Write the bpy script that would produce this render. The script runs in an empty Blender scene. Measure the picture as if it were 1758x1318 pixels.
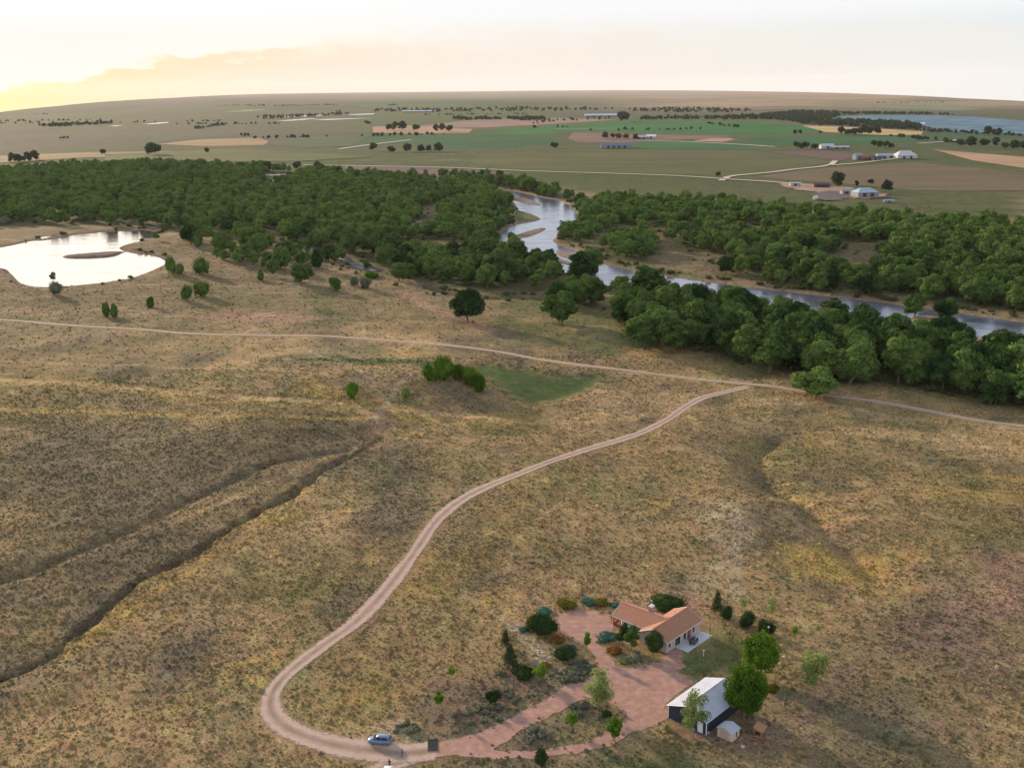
import bpy, bmesh, math, random
import numpy as np
from mathutils import Vector, Matrix
from mathutils.geometry import tessellate_polygon
R = math.radians
scene = bpy.context.scene
col = scene.collection

# ---------------------------------------------------------------- camera, sky, sun, exposure
FPX, W0, H0, HC = 1820.0, 1758, 1318, 118.0      # focal length in photo pixels, photo size, flying height
PITCH, ROLL = math.atan((659 - 150) / FPX), R(0.6)
fw = np.array([0, math.cos(PITCH), -math.sin(PITCH)])
u0 = np.array([0, math.sin(PITCH), math.cos(PITCH)]); r0 = np.array([1.0, 0, 0])
upv = u0 * math.cos(ROLL) + r0 * math.sin(ROLL)
rtv = r0 * math.cos(ROLL) - u0 * math.sin(ROLL)
cd = bpy.data.cameras.new('camera'); cam = bpy.data.objects.new('camera', cd); col.objects.link(cam)
cd.sensor_width = 36.0; cd.lens = 36.0 * FPX / W0; cd.clip_start = 1.0; cd.clip_end = 120000
M = Matrix((( rtv[0], upv[0], -fw[0], 0), (rtv[1], upv[1], -fw[1], 0), (rtv[2], upv[2], -fw[2], HC), (0, 0, 0, 1)))
cam.matrix_world = M
scene.camera = cam
SUN_AZ, SUN_EL = R(-40), R(14)                   # from +Y towards +X
wd = bpy.data.worlds.new('World'); scene.world = wd; wd.use_nodes = True
nt = wd.node_tree; nt.nodes.clear()
def wn(t, **k):
    n = nt.nodes.new(t)
    for a, b in k.items(): setattr(n, a, b)
    return n
def wl(a, b): nt.links.new(a, b)
def wm(op, a, b=None, c=None):
    n = wn('ShaderNodeMath', operation=op)
    for i, v in enumerate((a, b, c)):
        if v is None: continue
        if isinstance(v, (int, float)): n.inputs[i].default_value = v
        else: wl(v, n.inputs[i])
    return n.outputs[0]
def wstep(v, lo, hi):
    n = wn('ShaderNodeMapRange', interpolation_type='SMOOTHSTEP'); wl(v, n.inputs[0])
    if isinstance(lo, (int, float)): n.inputs[1].default_value = lo
    n.inputs[2].default_value = hi
    return n.outputs[0]
def wramp(v, stops):
    n = wn('ShaderNodeValToRGB'); wl(v, n.inputs[0]); e = n.color_ramp.elements
    e[0].position, e[0].color = stops[0][0], (*stops[0][1], 1); e[1].position, e[1].color = stops[-1][0], (*stops[-1][1], 1)
    for p, c in stops[1:-1]:
        q = e.new(p); q.color = (*c, 1)
    return n.outputs[0]
def wmix(f, a, b):
    n = wn('ShaderNodeMix', data_type='RGBA'); n.clamp_factor = True
    for s, v in ((0, f), (6, a), (7, b)):
        if isinstance(v, (int, float)): n.inputs[s].default_value = v
        elif isinstance(v, tuple): n.inputs[s].default_value = (*v, 1)
        else: wl(v, n.inputs[s])
    return n.outputs[2]
tc = wn('ShaderNodeTexCoord'); sx = wn('ShaderNodeSeparateXYZ'); wl(tc.outputs['Generated'], sx.inputs[0])
el = wm('MULTIPLY', wm('ARCSINE', sx.outputs[2]), 57.2958)
az = wm('MULTIPLY', wm('ARCTAN2', sx.outputs[0], sx.outputs[1]), 57.2958)
azn = wm('ADD', wm('DIVIDE', az, 80.0), 0.5)                     # -40..40 degrees -> 0..1
A = lambda d: d / 80.0 + 0.5
mp = wn('ShaderNodeMapping'); wl(tc.outputs['Generated'], mp.inputs[0]); mp.inputs['Scale'].default_value = (14, 14, 60)
nz = wn('ShaderNodeTexNoise'); wl(mp.outputs[0], nz.inputs[0]); nz.inputs['Scale'].default_value = 1.6; nz.inputs['Detail'].default_value = 7; nz.inputs['Roughness'].default_value = 0.6
mp2 = wn('ShaderNodeMapping'); wl(tc.outputs['Generated'], mp2.inputs[0]); mp2.inputs['Scale'].default_value = (6, 6, 70)
nz2 = wn('ShaderNodeTexNoise'); wl(mp2.outputs[0], nz2.inputs[0]); nz2.inputs['Scale'].default_value = 1.1; nz2.inputs['Detail'].default_value = 5
top = wramp(azn, [(A(-30), (.0,) * 3), (A(-24.8), (.02,) * 3), (A(-22.2), (.07,) * 3), (A(-20.3), (.17,) * 3), (A(-19), (.26,) * 3), (A(-16.8), (.31,) * 3), (A(-11.6), (.41,) * 3), (A(-5), (.6,) * 3), (A(4), (.75,) * 3), (A(40), (.8,) * 3)])
tope = wm('ADD', wm('MULTIPLY', top, 5.0), wm('MULTIPLY', wm('SUBTRACT', nz.outputs[0], 0.5), 2.3))
soft = wm('ADD', wm('MULTIPLY', wstep(az, -16, 4), 1.9), 0.22)
mask = wm('DIVIDE', wm('SUBTRACT', tope, el), soft)
bank = wstep(mask, -0.25, 1.0)
bankc = wramp(azn, [(A(-40), (1.0, .72, .30)), (A(-24.5), (1.0, .78, .32)), (A(-21), (1.0, .75, .42)), (A(-17), (1.0, .75, .49)), (A(-11), (.98, .79, .62)), (A(-2), (.95, .84, .75)), (A(10), (.93, .87, .81)), (A(25), (.88, .88, .86)), (A(40), (.84, .87, .88))])
upc = wramp(azn, [(A(-40), (.90, .87, .82)), (A(-22), (.90, .89, .87)), (A(-12), (.99, .96, .90)), (A(0), (.97, .96, .95)), (A(14), (.88, .92, .95)), (A(26), (.75, .86, .93)), (A(40), (.70, .80, .88))])
low = wmix(bank, upc, bankc)
streak = wstep(nz2.outputs[0], 0.35, 0.75)
low = wmix(wm('MULTIPLY', streak, 0.25), low, (.95, .92, .90))
rim = wm('MULTIPLY', wm('MULTIPLY', bank, wm('SUBTRACT', 1.0, bank)), wm('MULTIPLY', wstep(az, -4, -14), 1.7))
low = wmix(rim, low, (1.0, .93, .66))
high = wmix(wstep(el, 16, 50), (.80, .87, 1.02), (.41, .46, .57))
low = wmix(wstep(el, 2.6, 4.0), low, (.97, .975, .98))           # the pale upper sky
dim = wn('ShaderNodeVectorMath', operation='SCALE'); wl(low, dim.inputs[0]); dim.inputs['Scale'].default_value = 0.735
skyc = wmix(wstep(el, 4.2, 8), dim.outputs[0], high)
# the bright thin cloud before the low sun, higher than the frame
dotn = wn('ShaderNodeVectorMath', operation='DOT_PRODUCT'); wl(tc.outputs['Generated'], dotn.inputs[0])
dotn.inputs[1].default_value = (math.sin(R(-30)) * math.cos(R(13)), math.cos(R(-30)) * math.cos(R(13)), math.sin(R(13)))
glow = wm('MULTIPLY', wm('MULTIPLY', wstep(dotn.outputs['Value'], 0.87, 0.99), wstep(el, 3.5, 8.0)), 1.5)
glow = wm('ADD', glow, 1.0)
gt = wm('MULTIPLY', wstep(dotn.outputs['Value'], 0.87, 0.99), wstep(el, 3.5, 8.0)); skyc = wmix(gt, skyc, (1.0, .90, .76))
bgc = wn('ShaderNodeBackground'); wl(skyc, bgc.inputs[0]); wl(glow, bgc.inputs[1])
sky = wn('ShaderNodeTexSky', sky_type='NISHITA'); sky.sun_disc = False; sky.sun_elevation = SUN_EL; sky.sun_rotation = SUN_AZ; sky.altitude = 1300
bgs = wn('ShaderNodeBackground'); wl(sky.outputs[0], bgs.inputs[0]); bgs.inputs[1].default_value = 0.08
mxs = wn('ShaderNodeMixShader'); mxs.inputs[0].default_value = 0.93; wl(bgs.outputs[0], mxs.inputs[1]); wl(bgc.outputs[0], mxs.inputs[2])
wo = wn('ShaderNodeOutputWorld'); wl(mxs.outputs[0], wo.inputs[0])
sd = bpy.data.lights.new('sun', 'SUN'); sun = bpy.data.objects.new('sun', sd); col.objects.link(sun)
sd.energy = 5.0; sd.angle = R(2.5); sd.color = (1.0, .77, .54)
sdir = Vector((math.sin(SUN_AZ) * math.cos(SUN_EL), math.cos(SUN_AZ) * math.cos(SUN_EL), math.sin(SUN_EL)))
sun.rotation_euler = sdir.to_track_quat('Z', 'Y').to_euler(); sun.location = (-100, 100, 300)
vs = scene.view_settings; vs.view_transform = 'Standard'; vs.look = 'None'; vs.exposure = 0.45; vs.gamma = 1.0; vs.use_curve_mapping = False
scene.cycles.use_denoising = True
scene.cycles.max_bounces = 6; scene.cycles.transparent_max_bounces = 8; scene.cycles.volume_bounces = 0

# ---------------------------------------------------------------- helpers
def un(x, y, z=0.0):
    d = fw * FPX + rtv * (x - W0 / 2) - upv * (y - H0 / 2)
    t = (z - HC) / d[2]
    return d[0] * t, d[1] * t
def flat(pts): return np.array([un(x, y) for x, y in pts])
def spline(P, step):
    P = np.asarray(P, float); out = []
    Q = np.vstack([2 * P[0] - P[1], P, 2 * P[-1] - P[-2]])
    for i in range(1, len(Q) - 2):
        a, b, c, d = Q[i - 1], Q[i], Q[i + 1], Q[i + 2]
        n = max(2, int(np.linalg.norm(c - b) / step))
        t = np.linspace(0, 1, n, endpoint=False)[:, None]
        out.append(0.5 * (2 * b + (c - a) * t + (2 * a - 5 * b + 4 * c - d) * t ** 2 + (3 * b - a - 3 * c + d) * t ** 3))
    return np.vstack(out + [P[-1:]])
def loop_spline(P, step):
    P = np.asarray(P, float); n = len(P); out = []
    for i in range(n):
        a, b, c, d = P[i - 1], P[i], P[(i + 1) % n], P[(i + 2) % n]
        m = max(2, int(np.linalg.norm(c - b) / step)); t = np.linspace(0, 1, m, endpoint=False)[:, None]
        out.append(0.5 * (2 * b + (c - a) * t + (2 * a - 5 * b + 4 * c - d) * t ** 2 + (3 * b - a - 3 * c + d) * t ** 3))
    return np.vstack(out)
def line_dist(x, y, P, closed=False, lim=60.0):
    """distance of points to a polyline (inf beyond lim)"""
    P = np.asarray(P); d = np.full(x.shape, 1e9)
    bx = (x > P[:, 0].min() - lim) & (x < P[:, 0].max() + lim) & (y > P[:, 1].min() - lim) & (y < P[:, 1].max() + lim)
    if not bx.any(): return d
    X, Y = x[bx], y[bx]; dd = np.full(X.shape, 1e9)
    Q = np.vstack([P, P[:1]]) if closed else P
    for a, b in zip(Q[:-1], Q[1:]):
        v = b - a; L = v @ v + 1e-9
        t = np.clip(((X - a[0]) * v[0] + (Y - a[1]) * v[1]) / L, 0, 1)
        dd = np.minimum(dd, (X - a[0] - t * v[0]) ** 2 + (Y - a[1] - t * v[1]) ** 2)
    d[bx] = np.sqrt(dd); return d
def inside(x, y, P):
    P = np.asarray(P); r = np.zeros(x.shape, bool)
    bx = (x >= P[:, 0].min()) & (x <= P[:, 0].max()) & (y >= P[:, 1].min()) & (y <= P[:, 1].max())
    if not bx.any(): return r
    X, Y = x[bx], y[bx]; k = np.zeros(X.shape, bool)
    for a, b in zip(P, np.roll(P, -1, 0)):
        if a[1] == b[1]: continue
        k ^= ((a[1] > Y) != (b[1] > Y)) & (X < (b[0] - a[0]) * (Y - a[1]) / (b[1] - a[1]) + a[0])
    r[bx] = k; return r
def sdist(x, y, P, lim=60.0):
    """signed distance to a closed outline: positive inside"""
    d = line_dist(x, y, P, True, lim)
    return np.where(inside(x, y, P), d, -d)
def sstep(v, a, b):
    t = np.clip((v - a) / (b - a), 0, 1); return t * t * (3 - 2 * t)
_nr = np.random.default_rng(5)
_NW = [(_nr.normal(size=(14, 2)), _nr.uniform(0, 6.28, 14)) for _ in range(12)]
def wob(x, y, wl_, k=0):
    """smooth wandering noise about -1..1, wavelength wl_ metres"""
    D, ph = _NW[k % 12]; s = np.zeros_like(x, dtype=float)
    for (a, b), p in zip(D, ph): s += np.sin((a * x + b * y) * (5.0 / wl_) + p + 0.8 * np.sin((b * x - a * y) * (3.1 / wl_) + 2 * p))
    return s / 5.0

# traced outlines, put on the ground plane
RIVER = loop_spline(flat([(838, 326), (880, 327), (921, 336), (966, 346), (990, 368), (984, 384), (955, 402), (949, 414), (972, 424), (998, 432), (1020, 447), (1050, 455), (1105, 466), (1160, 474), (1245, 486), (1350, 498), (1455, 510), (1542, 521), (1612, 530), (1702, 543), (1758, 551), (1900, 572), (2050, 590), (2050, 640), (1900, 612), (1758, 588), (1700, 578), (1600, 564), (1530, 555), (1450, 543), (1378, 532), (1260, 518), (1174, 507), (1110, 499), (1044, 486), (1000, 474), (966, 462), (938, 450), (905, 432), (866, 418), (858, 405), (868, 394), (886, 383), (893, 372), (892, 360), (882, 344), (860, 335)]), 6)
POND = loop_spline(flat([(-90, 428), (0, 423), (65, 410), (102, 405), (164, 398), (239, 394), (262, 397), (256, 408), (218, 417), (203, 425), (225, 433), (259, 437), (283, 447), (268, 458), (222, 475), (154, 485), (85, 490), (41, 485), (20, 467), (0, 457), (-90, 448)]), 5)
ISLE = loop_spline(flat([(112, 438), (150, 434), (196, 431), (207, 432), (190, 438), (150, 440.5), (118, 440.5)]), 4)
SLIVER = loop_spline(flat([(60, 408), (80, 404.5), (104, 402.5), (90, 406), (70, 409)]), 4)
CREEK = spline(flat([(500, 419), (522, 422), (536, 427), (549, 430), (565, 432), (579, 435), (588, 440), (595, 446), (606, 452), (618, 458), (630, 462), (650, 464)]), 4)
CREEK2 = spline(flat([(700, 462), (722, 478), (735, 488), (760, 500), (820, 508), (930, 512), (1000, 515), (1040, 520)]), 6)
BARS = [loop_spline(flat(p), 4) for p in ([(880, 336), (898, 338), (915, 343), (928, 350), (920, 351), (900, 347), (884, 342)],
        [(886, 402), (905, 395), (930, 389), (937, 391), (925, 398), (905, 405), (893, 406)],
        [(955, 428), (970, 429), (992, 434), (1006, 442), (1000, 445), (975, 441), (960, 436)],
        [(944, 438), (958, 441), (975, 446), (990, 450), (1000, 455), (984, 454), (962, 449), (948, 443)],
        [(1560, 542), (1590, 538), (1612, 540), (1620, 547), (1606, 552), (1580, 548)])]
SPIT = loop_spline(flat([(880, 364), (900, 363), (918, 369), (925, 375), (908, 379), (884, 381)]), 4)
GULLY = spline(flat([(652, 752), (622, 772), (575, 797), (525, 826), (490, 858), (440, 884), (400, 908), (355, 933), (310, 958), (245, 984), (215, 1010), (165, 1048), (130, 1078), (90, 1118), (40, 1142), (-30, 1168), (-140, 1200)]), 3)
GULLY2 = spline(flat([(600, 772), (540, 782), (480, 797), (420, 822), (360, 848), (300, 872), (240, 900), (180, 926), (120, 950), (40, 985), (-60, 1015)]), 4)
GULLY3 = spline(flat([(1335, 755), (1302, 780), (1330, 830), (1375, 862), (1398, 890), (1402, 918), (1430, 938), (1470, 958), (1500, 985)]), 4)
ROAD = spline(flat([(1285, 664), (1262, 669), (1225, 677), (1200, 685), (1172, 702), (1145, 721), (1100, 743), (1040, 762), (960, 787), (880, 817), (820, 842), (778, 868), (745, 900), (716, 943), (685, 985), (655, 1022), (610, 1068), (560, 1104), (520, 1134), (487, 1163), (466, 1195), (470, 1228), (510, 1258), (575, 1278), (640, 1288), (690, 1293), (745, 1288)]), 1.2)
ROADW = [(669, 2.1), (800, 2.2), (860, 2.35), (950, 2.4), (1100, 2.2), (1180, 2.3), (1240, 2.6), (1300, 3.2)]
TRACK = spline(flat([(-120, 540), (0, 549), (100, 557), (240, 566), (330, 573), (450, 576), (560, 578), (660, 584), (760, 592), (850, 603), (930, 618), (1010, 629), (1100, 639), (1180, 649), (1250, 656), (1320, 663), (1370, 671), (1430, 680), (1500, 688), (1580, 702), (1660, 717), (1758, 731), (1900, 750)]), 2.5)
SPUR = spline(flat([(745, 1288), (700, 1300), (660, 1318), (600, 1360)]), 1.2)
YARD = loop_spline(flat([(728, 1278), (770, 1270), (800, 1264), (838, 1250), (875, 1234), (931, 1203), (970, 1178), (1000, 1168), (1022, 1158), (1026, 1148), (1023, 1132), (1014, 1119), (1000, 1109), (985, 1099), (965, 1089), (955, 1074), (948, 1062), (962, 1054), (985, 1048.5), (1011, 1046), (1031, 1050), (1049, 1058), (1052, 1074), (1050, 1087), (1028, 1092), (1024, 1099), (1041, 1114), (1053, 1136), (1067, 1146), (1096, 1142), (1120, 1136), (1144, 1124), (1159, 1113), (1176, 1122), (1166, 1132), (1174, 1144), (1163, 1150), (1174, 1157), (1190, 1170), (1160, 1192), (1140, 1210), (1150, 1230), (1119, 1247), (1078, 1262), (1045, 1278), (1000, 1290), (950, 1298), (900, 1302), (845, 1301), (800, 1298), (760, 1298), (728, 1298)]), 1.0)
YISLE = loop_spline(flat([(848, 1287), (870, 1272), (894, 1253), (930, 1235), (960, 1221), (1010, 1196.5), (1035, 1200), (1054, 1209), (1067, 1220), (1069, 1236), (1042, 1250), (1036, 1261), (1000, 1275), (950, 1284), (895, 1288)]), 1.0)
FL = flat([(-120, 300), (0, 300), (120, 287), (280, 283), (400, 291), (560, 297), (640, 303), (760, 309), (830, 322), (862, 336), (878, 352), (880, 372), (858, 392), (850, 412), (890, 432), (930, 452), (958, 472), (956, 494), (920, 505), (850, 496), (770, 488), (720, 472), (660, 464), (600, 446), (540, 430), (470, 418), (400, 408), (330, 396), (200, 390), (100, 386), (-120, 385)])
FR = flat([(960, 352), (1060, 347), (1160, 351), (1260, 354), (1350, 366), (1450, 373), (1560, 381), (1758, 397), (1900, 410), (1900, 566), (1758, 537), (1650, 521), (1560, 513), (1480, 508), (1400, 499), (1330, 490), (1240, 470), (1195, 452), (1160, 418), (1110, 400), (1060, 388), (1010, 374)])
FG = flat([(1078, 575), (1110, 535), (1180, 520), (1260, 528), (1330, 545), (1400, 568), (1500, 590), (1600, 607), (1700, 617), (1758, 628), (1880, 655), (1880, 715), (1758, 700), (1640, 682), (1540, 664), (1440, 655), (1380, 640), (1340, 638), (1280, 628), (1180, 600), (1100, 596)])
FP = flat([(962, 404), (980, 376), (1010, 362), (1050, 362), (1062, 378), (1048, 398), (1005, 417), (970, 417)])
FP2 = flat([(1022, 430), (1050, 408), (1105, 408), (1148, 436), (1115, 450), (1060, 445)])
FROW = flat([(750, 303), (800, 305), (860, 311), (905, 317), (940, 328), (985, 341), (970, 347), (930, 336), (890, 326), (830, 316), (750, 311)])
DRY_GREEN = flat([(800, 630), (832, 626), (905, 632), (960, 645), (1035, 643), (1020, 660), (962, 685), (910, 693), (872, 681), (845, 655)])
HOUSE_C = np.array([33.0, 210.0])

# ---------------------------------------------------------------- terrain
CREST = np.array([(-180, 6500), (-40, 6500), (-25.4, 7266), (-24.9, 7604), (-22.3, 10453), (-19.5, 15351), (-16.9, 20196), (-12.6, 34000), (-8, 36000), (0, 36000), (5, 34000), (8.6, 27681), (12.7, 20724), (18.4, 13133), (22.4, 9206), (25.2, 7663), (26.2, 7002), (40, 6000), (180, 6000)], float)
def crest(x, y): return np.interp(np.degrees(np.arctan2(x, y)), CREST[:, 0], CREST[:, 1])
MOUND = [(755, 664, 26, 3.6), (700, 660, 22, 1.8), (540, 655, 42, 3.0), (640, 722, 10, 1.4), (1330, 905, 22, 2.4), (1270, 900, 20, 1.6), (1480, 905, 30, 1.6), (330, 775, 40, 2.2), (1600, 930, 40, 2.4)]
def height(x, y):
    x = np.asarray(x, float); y = np.asarray(y, float)
    r = np.hypot(x, y)
    calm = sstep(np.hypot(x - 18, y - 200), 48, 90)                       # level yard round the house
    far = 1 - sstep(r, 900, 1500)
    z = (0.7 * wob(x, y, 90, 0) + 0.35 * wob(x, y, 34, 1) + 0.13 * wob(x, y, 12, 2)) * far * calm
    z = z + 0.05 * wob(x, y, 5, 3) * (1 - sstep(r, 300, 600)) * calm
    for px, py, rad, hh in MOUND:
        c = un(px, py); q = ((x - c[0]) ** 2 + (y - c[1]) ** 2) / rad ** 2
        z = z + hh * np.exp(-q * 1.2) * calm
    d = line_dist(x, y, GULLY, lim=30); w = 1.6 + 0.7 * wob(x, y, 22, 4); d = np.abs(d + .9 * wob(x, y, 9, 6))
    fade = sstep(np.hypot(x - GULLY[0, 0], y - GULLY[0, 1]), 2, 55) * .75 + .25
    z = z - 1.75 * fade * (1 - sstep(d, w * 0.25, w + 0.6)) - 0.35 * np.exp(-(d / 7) ** 2)
    d = line_dist(x, y, GULLY2, lim=30); z = z - .85 * np.exp(-(d / 2.3) ** 2)
    d = line_dist(x, y, GULLY3, lim=40); z = z - 1.7 * np.exp(-(d / 3.5) ** 2) - 1.2 * np.exp(-(d / 11) ** 2)
    s = sdist(x, y, DRY_GREEN, 40); z = z - 1.6 * sstep(s, -9, 6)
    keep = np.ones_like(z)
    for P in (ROAD, TRACK):
        d = line_dist(x, y, P, lim=12); keep = np.minimum(keep, sstep(d, 2.0, 9.0) * 0.75 + 0.25)
    z = z * keep
    s = sdist(x, y, RIVER, 60); k = sstep(s, -16, -4); z = z * (1 - k) - 2.4 * sstep(s, -7, 5)
    for B in BARS:
        s = sdist(x, y, B, 30); z = z + 1.75 * sstep(s, -5, 2.5)
    s = sdist(x, y, SPIT, 30); z = z + 2.3 * sstep(s, -6, 3)
    s = sdist(x, y, POND, 60); k = sstep(s, -22, -3); z = z * (1 - k) - 2.0 * sstep(s, -7, 6)
    s = sdist(x, y, ISLE, 30); z = z + 2.2 * sstep(s, -5, 2)
    s = sdist(x, y, SLIVER, 30); z = z * (1 - sstep(s, -12, -2)) - 1.2 * sstep(s, -4, 3)
    d = line_dist(x, y, CREEK, lim=40); k = 1 - sstep(d, 5, 16); z = z * (1 - k) - .8 * (1 - sstep(d, 2.2, 6.5))
    d = line_dist(x, y, CREEK2, lim=30); z = z - 1.5 * (1 - sstep(d, 1.5, 6))
    D = crest(x, y); z = z - np.maximum(0, r - D) * 0.05
    return z
def hz(x, y): return float(height(np.array([x]), np.array([y]))[0])
def G(px, py):
    z = 0.0
    for _ in range(3):
        x, y = un(px, py, z); z = hz(x, y)
    return x, y, z

# land-cover colours (albedo)
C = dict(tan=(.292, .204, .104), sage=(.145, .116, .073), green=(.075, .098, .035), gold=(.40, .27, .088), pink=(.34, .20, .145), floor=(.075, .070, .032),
         olive=(.145, .125, .058), straw=(.40, .275, .15), mauve=(.17, .118, .092), bank=(.22, .16, .105), dark=(.10, .08, .052), pale=(.36, .285, .19), lawn=(.085, .105, .038),
         pasture=(.056, .074, .025), farA=(.102, .078, .066), farB=(.30, .215, .14), farC=(.072, .075, .040))
C['moss'] = (.15, .145, .058); C['hollow'] = (.048, .080, .026); C['bar'] = (.215, .150, .125); C['crop'] = (.045, .085, .038); C['valley'] = (.165, .128, .072); C['rust'] = (.30, .15, .085)
C = {k: np.array(v) for k, v in C.items()}
PATCH = [  # outline in photo pixels, colour, softness (m), strength
    ([(0, 290), (400, 285), (760, 295), (1100, 340), (1758, 385), (1758, 330), (1300, 310), (760, 285), (400, 270), (0, 275)], 'pasture', 30, .8),
    ([(1020, 420), (1075, 378), (1085, 392), (1050, 416), (1000, 428), (990, 424)], 'bank', 7, .9),
    ([(1130, 414), (1165, 418), (1215, 460), (1300, 480), (1520, 508), (1640, 522), (1758, 545), (1758, 540), (1500, 502), (1350, 489), (1220, 458), (1180, 425)], 'bank', 5, .7),
    ([(1020, 440), (1100, 448), (1180, 466), (1240, 482), (1180, 474), (1100, 462), (1040, 452)], 'green', 5, .6),
    ([(470, 618), (560, 612), (700, 619), (840, 630), (840, 642), (735, 637), (700, 637), (600, 629), (520, 633)], 'hollow', 7, .9),
    ([(860, 545), (960, 560), (1080, 600), (1060, 615), (980, 592), (900, 575), (830, 560)], 'green', 9, .75),
    ([(860, 505), (1000, 512), (1100, 560), (1080, 590), (1000, 560), (880, 535)], 'lawn', 14, .7),
    ([(-20, 640), (150, 652), (300, 668), (480, 690), (480, 700), (300, 684), (150, 668), (-20, 660)], 'gold', 4, .45),
    ([(560, 655), (620, 640), (690, 655), (700, 690), (600, 690)], 'mauve', 10, .45),
    ([(400, 528), (520, 536), (560, 546), (480, 556), (330, 548)], 'pink', 10, .6),
    ([(320, 490), (420, 500), (560, 540), (420, 530), (300, 520)], 'olive', 14, .5),
    ([(520, 500), (560, 508), (590, 560), (545, 560)], 'green', 9, .55),
    ([(600, 560), (690, 574), (780, 590), (700, 592), (600, 580)], 'straw', 8, .55),
    ([(-20, 740), (300, 735), (520, 745), (640, 748), (560, 800), (400, 850), (250, 910), (-20, 1000)], 'sage', 18, .8),
    ([(430, 715), (560, 712), (640, 730), (600, 760), (470, 765), (400, 745)], 'dark', 12, .55),
    ([(-20, 1010), (220, 930), (440, 850), (470, 862), (300, 950), (150, 1030), (-20, 1130)], 'sage', 12, .8),
    ([(170, 1060), (330, 965), (480, 890), (520, 870), (540, 880), (420, 930), (300, 1000), (190, 1075), (120, 1120), (90, 1115)], 'gold', 3, .55),
    ([(520, 660), (680, 700), (900, 716), (1080, 712), (1080, 722), (900, 732), (700, 720), (520, 700)], 'gold', 4, .5),
    ([(1010, 660), (1240, 668), (1150, 712), (1040, 740), (930, 720), (960, 695)], 'straw', 12, .55),
    ([(1290, 676), (1420, 690), (1560, 712), (1560, 725), (1420, 706), (1300, 690)], 'straw', 6, .6),
    ([(1250, 715), (1400, 700), (1420, 730), (1300, 760), (1240, 740)], 'sage', 14, .6),
    ([(1500, 735), (1758, 745), (1758, 790), (1600, 775), (1500, 755)], 'straw', 12, .7),
    ([(1590, 830), (1758, 820), (1758, 870), (1640, 860)], 'gold', 9, .5),
    ([(1300, 935), (1400, 940), (1460, 960), (1600, 950), (1580, 985), (1500, 1010), (1430, 1005), (1400, 985), (1330, 955)], 'gold', 7, .7),
    ([(1200, 862), (1280, 870), (1280, 930), (1240, 1000), (1215, 1000), (1235, 930)], 'pale', 6, .6),
    ([(1300, 865), (1395, 880), (1400, 915), (1330, 915), (1290, 900)], 'sage', 6, .7),
    ([(1600, 990), (1758, 960), (1758, 1200), (1640, 1150), (1560, 1060)], 'mauve', 14, .7),
    ([(1690, 970), (1758, 960), (1758, 1080), (1700, 1060)], 'pink', 10, .5),
    ([(1440, 1040), (1600, 1000), (1640, 1150), (1758, 1250), (1758, 1318), (1400, 1318), (1420, 1180)], 'sage', 12, .5),
    ([(1178, 1124), (1226, 1096), (1262, 1100), (1282, 1118), (1275, 1150), (1215, 1156), (1190, 1168), (1170, 1148)], 'lawn', 2.5, .85),
    ([(1230, 1075), (1300, 1085), (1340, 1100), (1310, 1120), (1240, 1098)], 'lawn', 4, .45),
    ([(1030, 1300), (1120, 1280), (1190, 1285), (1200, 1330), (1020, 1330)], 'lawn', 3, .7),
    ([(860, 1065), (890, 1070), (950, 1128), (930, 1150), (900, 1110)], 'pale', 1.2, .7),
    ([(640, 1245), (690, 1235), (720, 1262), (700, 1276), (660, 1262)], 'pale', 1.5, .6),
    ([(720, 1170), (830, 1160), (860, 1215), (770, 1235), (720, 1215)], 'mauve', 4, .6),
    ([(860, 1130), (1000, 1150), (980, 1180), (900, 1205), (850, 1190)], 'mauve', 3, .6),
    ([(870, 1272), (935, 1240), (975, 1240), (950, 1275), (900, 1284)], 'mauve', 1.5, .6),
    ([(900, 1284), (1036, 1262), (1030, 1240), (1060, 1226), (1040, 1256), (960, 1282)], 'lawn', 1.5, .6),
    ([(1150, 1235), (1200, 1240), (1330, 1225), (1380, 1260), (1300, 1290), (1200, 1290)], 'mauve', 4, .65),
    ([(1300, 1170), (1420, 1150), (1440, 1230), (1340, 1240)], 'sage', 5, .7),
    ([(880, 1010), (940, 1010), (950, 1035), (880, 1050)], 'pink', 4, .35),
    ([(1020, 1025), (1120, 1015), (1220, 1020), (1230, 1070), (1180, 1050), (1130, 1060)], 'pink', 4, .5),
    ([(760, 940), (800, 900), (860, 880), (900, 930), (820, 1000), (740, 1020)], 'gold', 10, .4),
    ([(560, 1180), (640, 1170), (660, 1210), (600, 1230), (540, 1220)], 'gold', 5, .4),
    ([(620, 712), (668, 704), (680, 735), (640, 748)], 'pink', 3, .6),
    ([(735, 660), (830, 665), (870, 700), (780, 715), (730, 690)], 'mauve', 8, .5),
]
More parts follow.
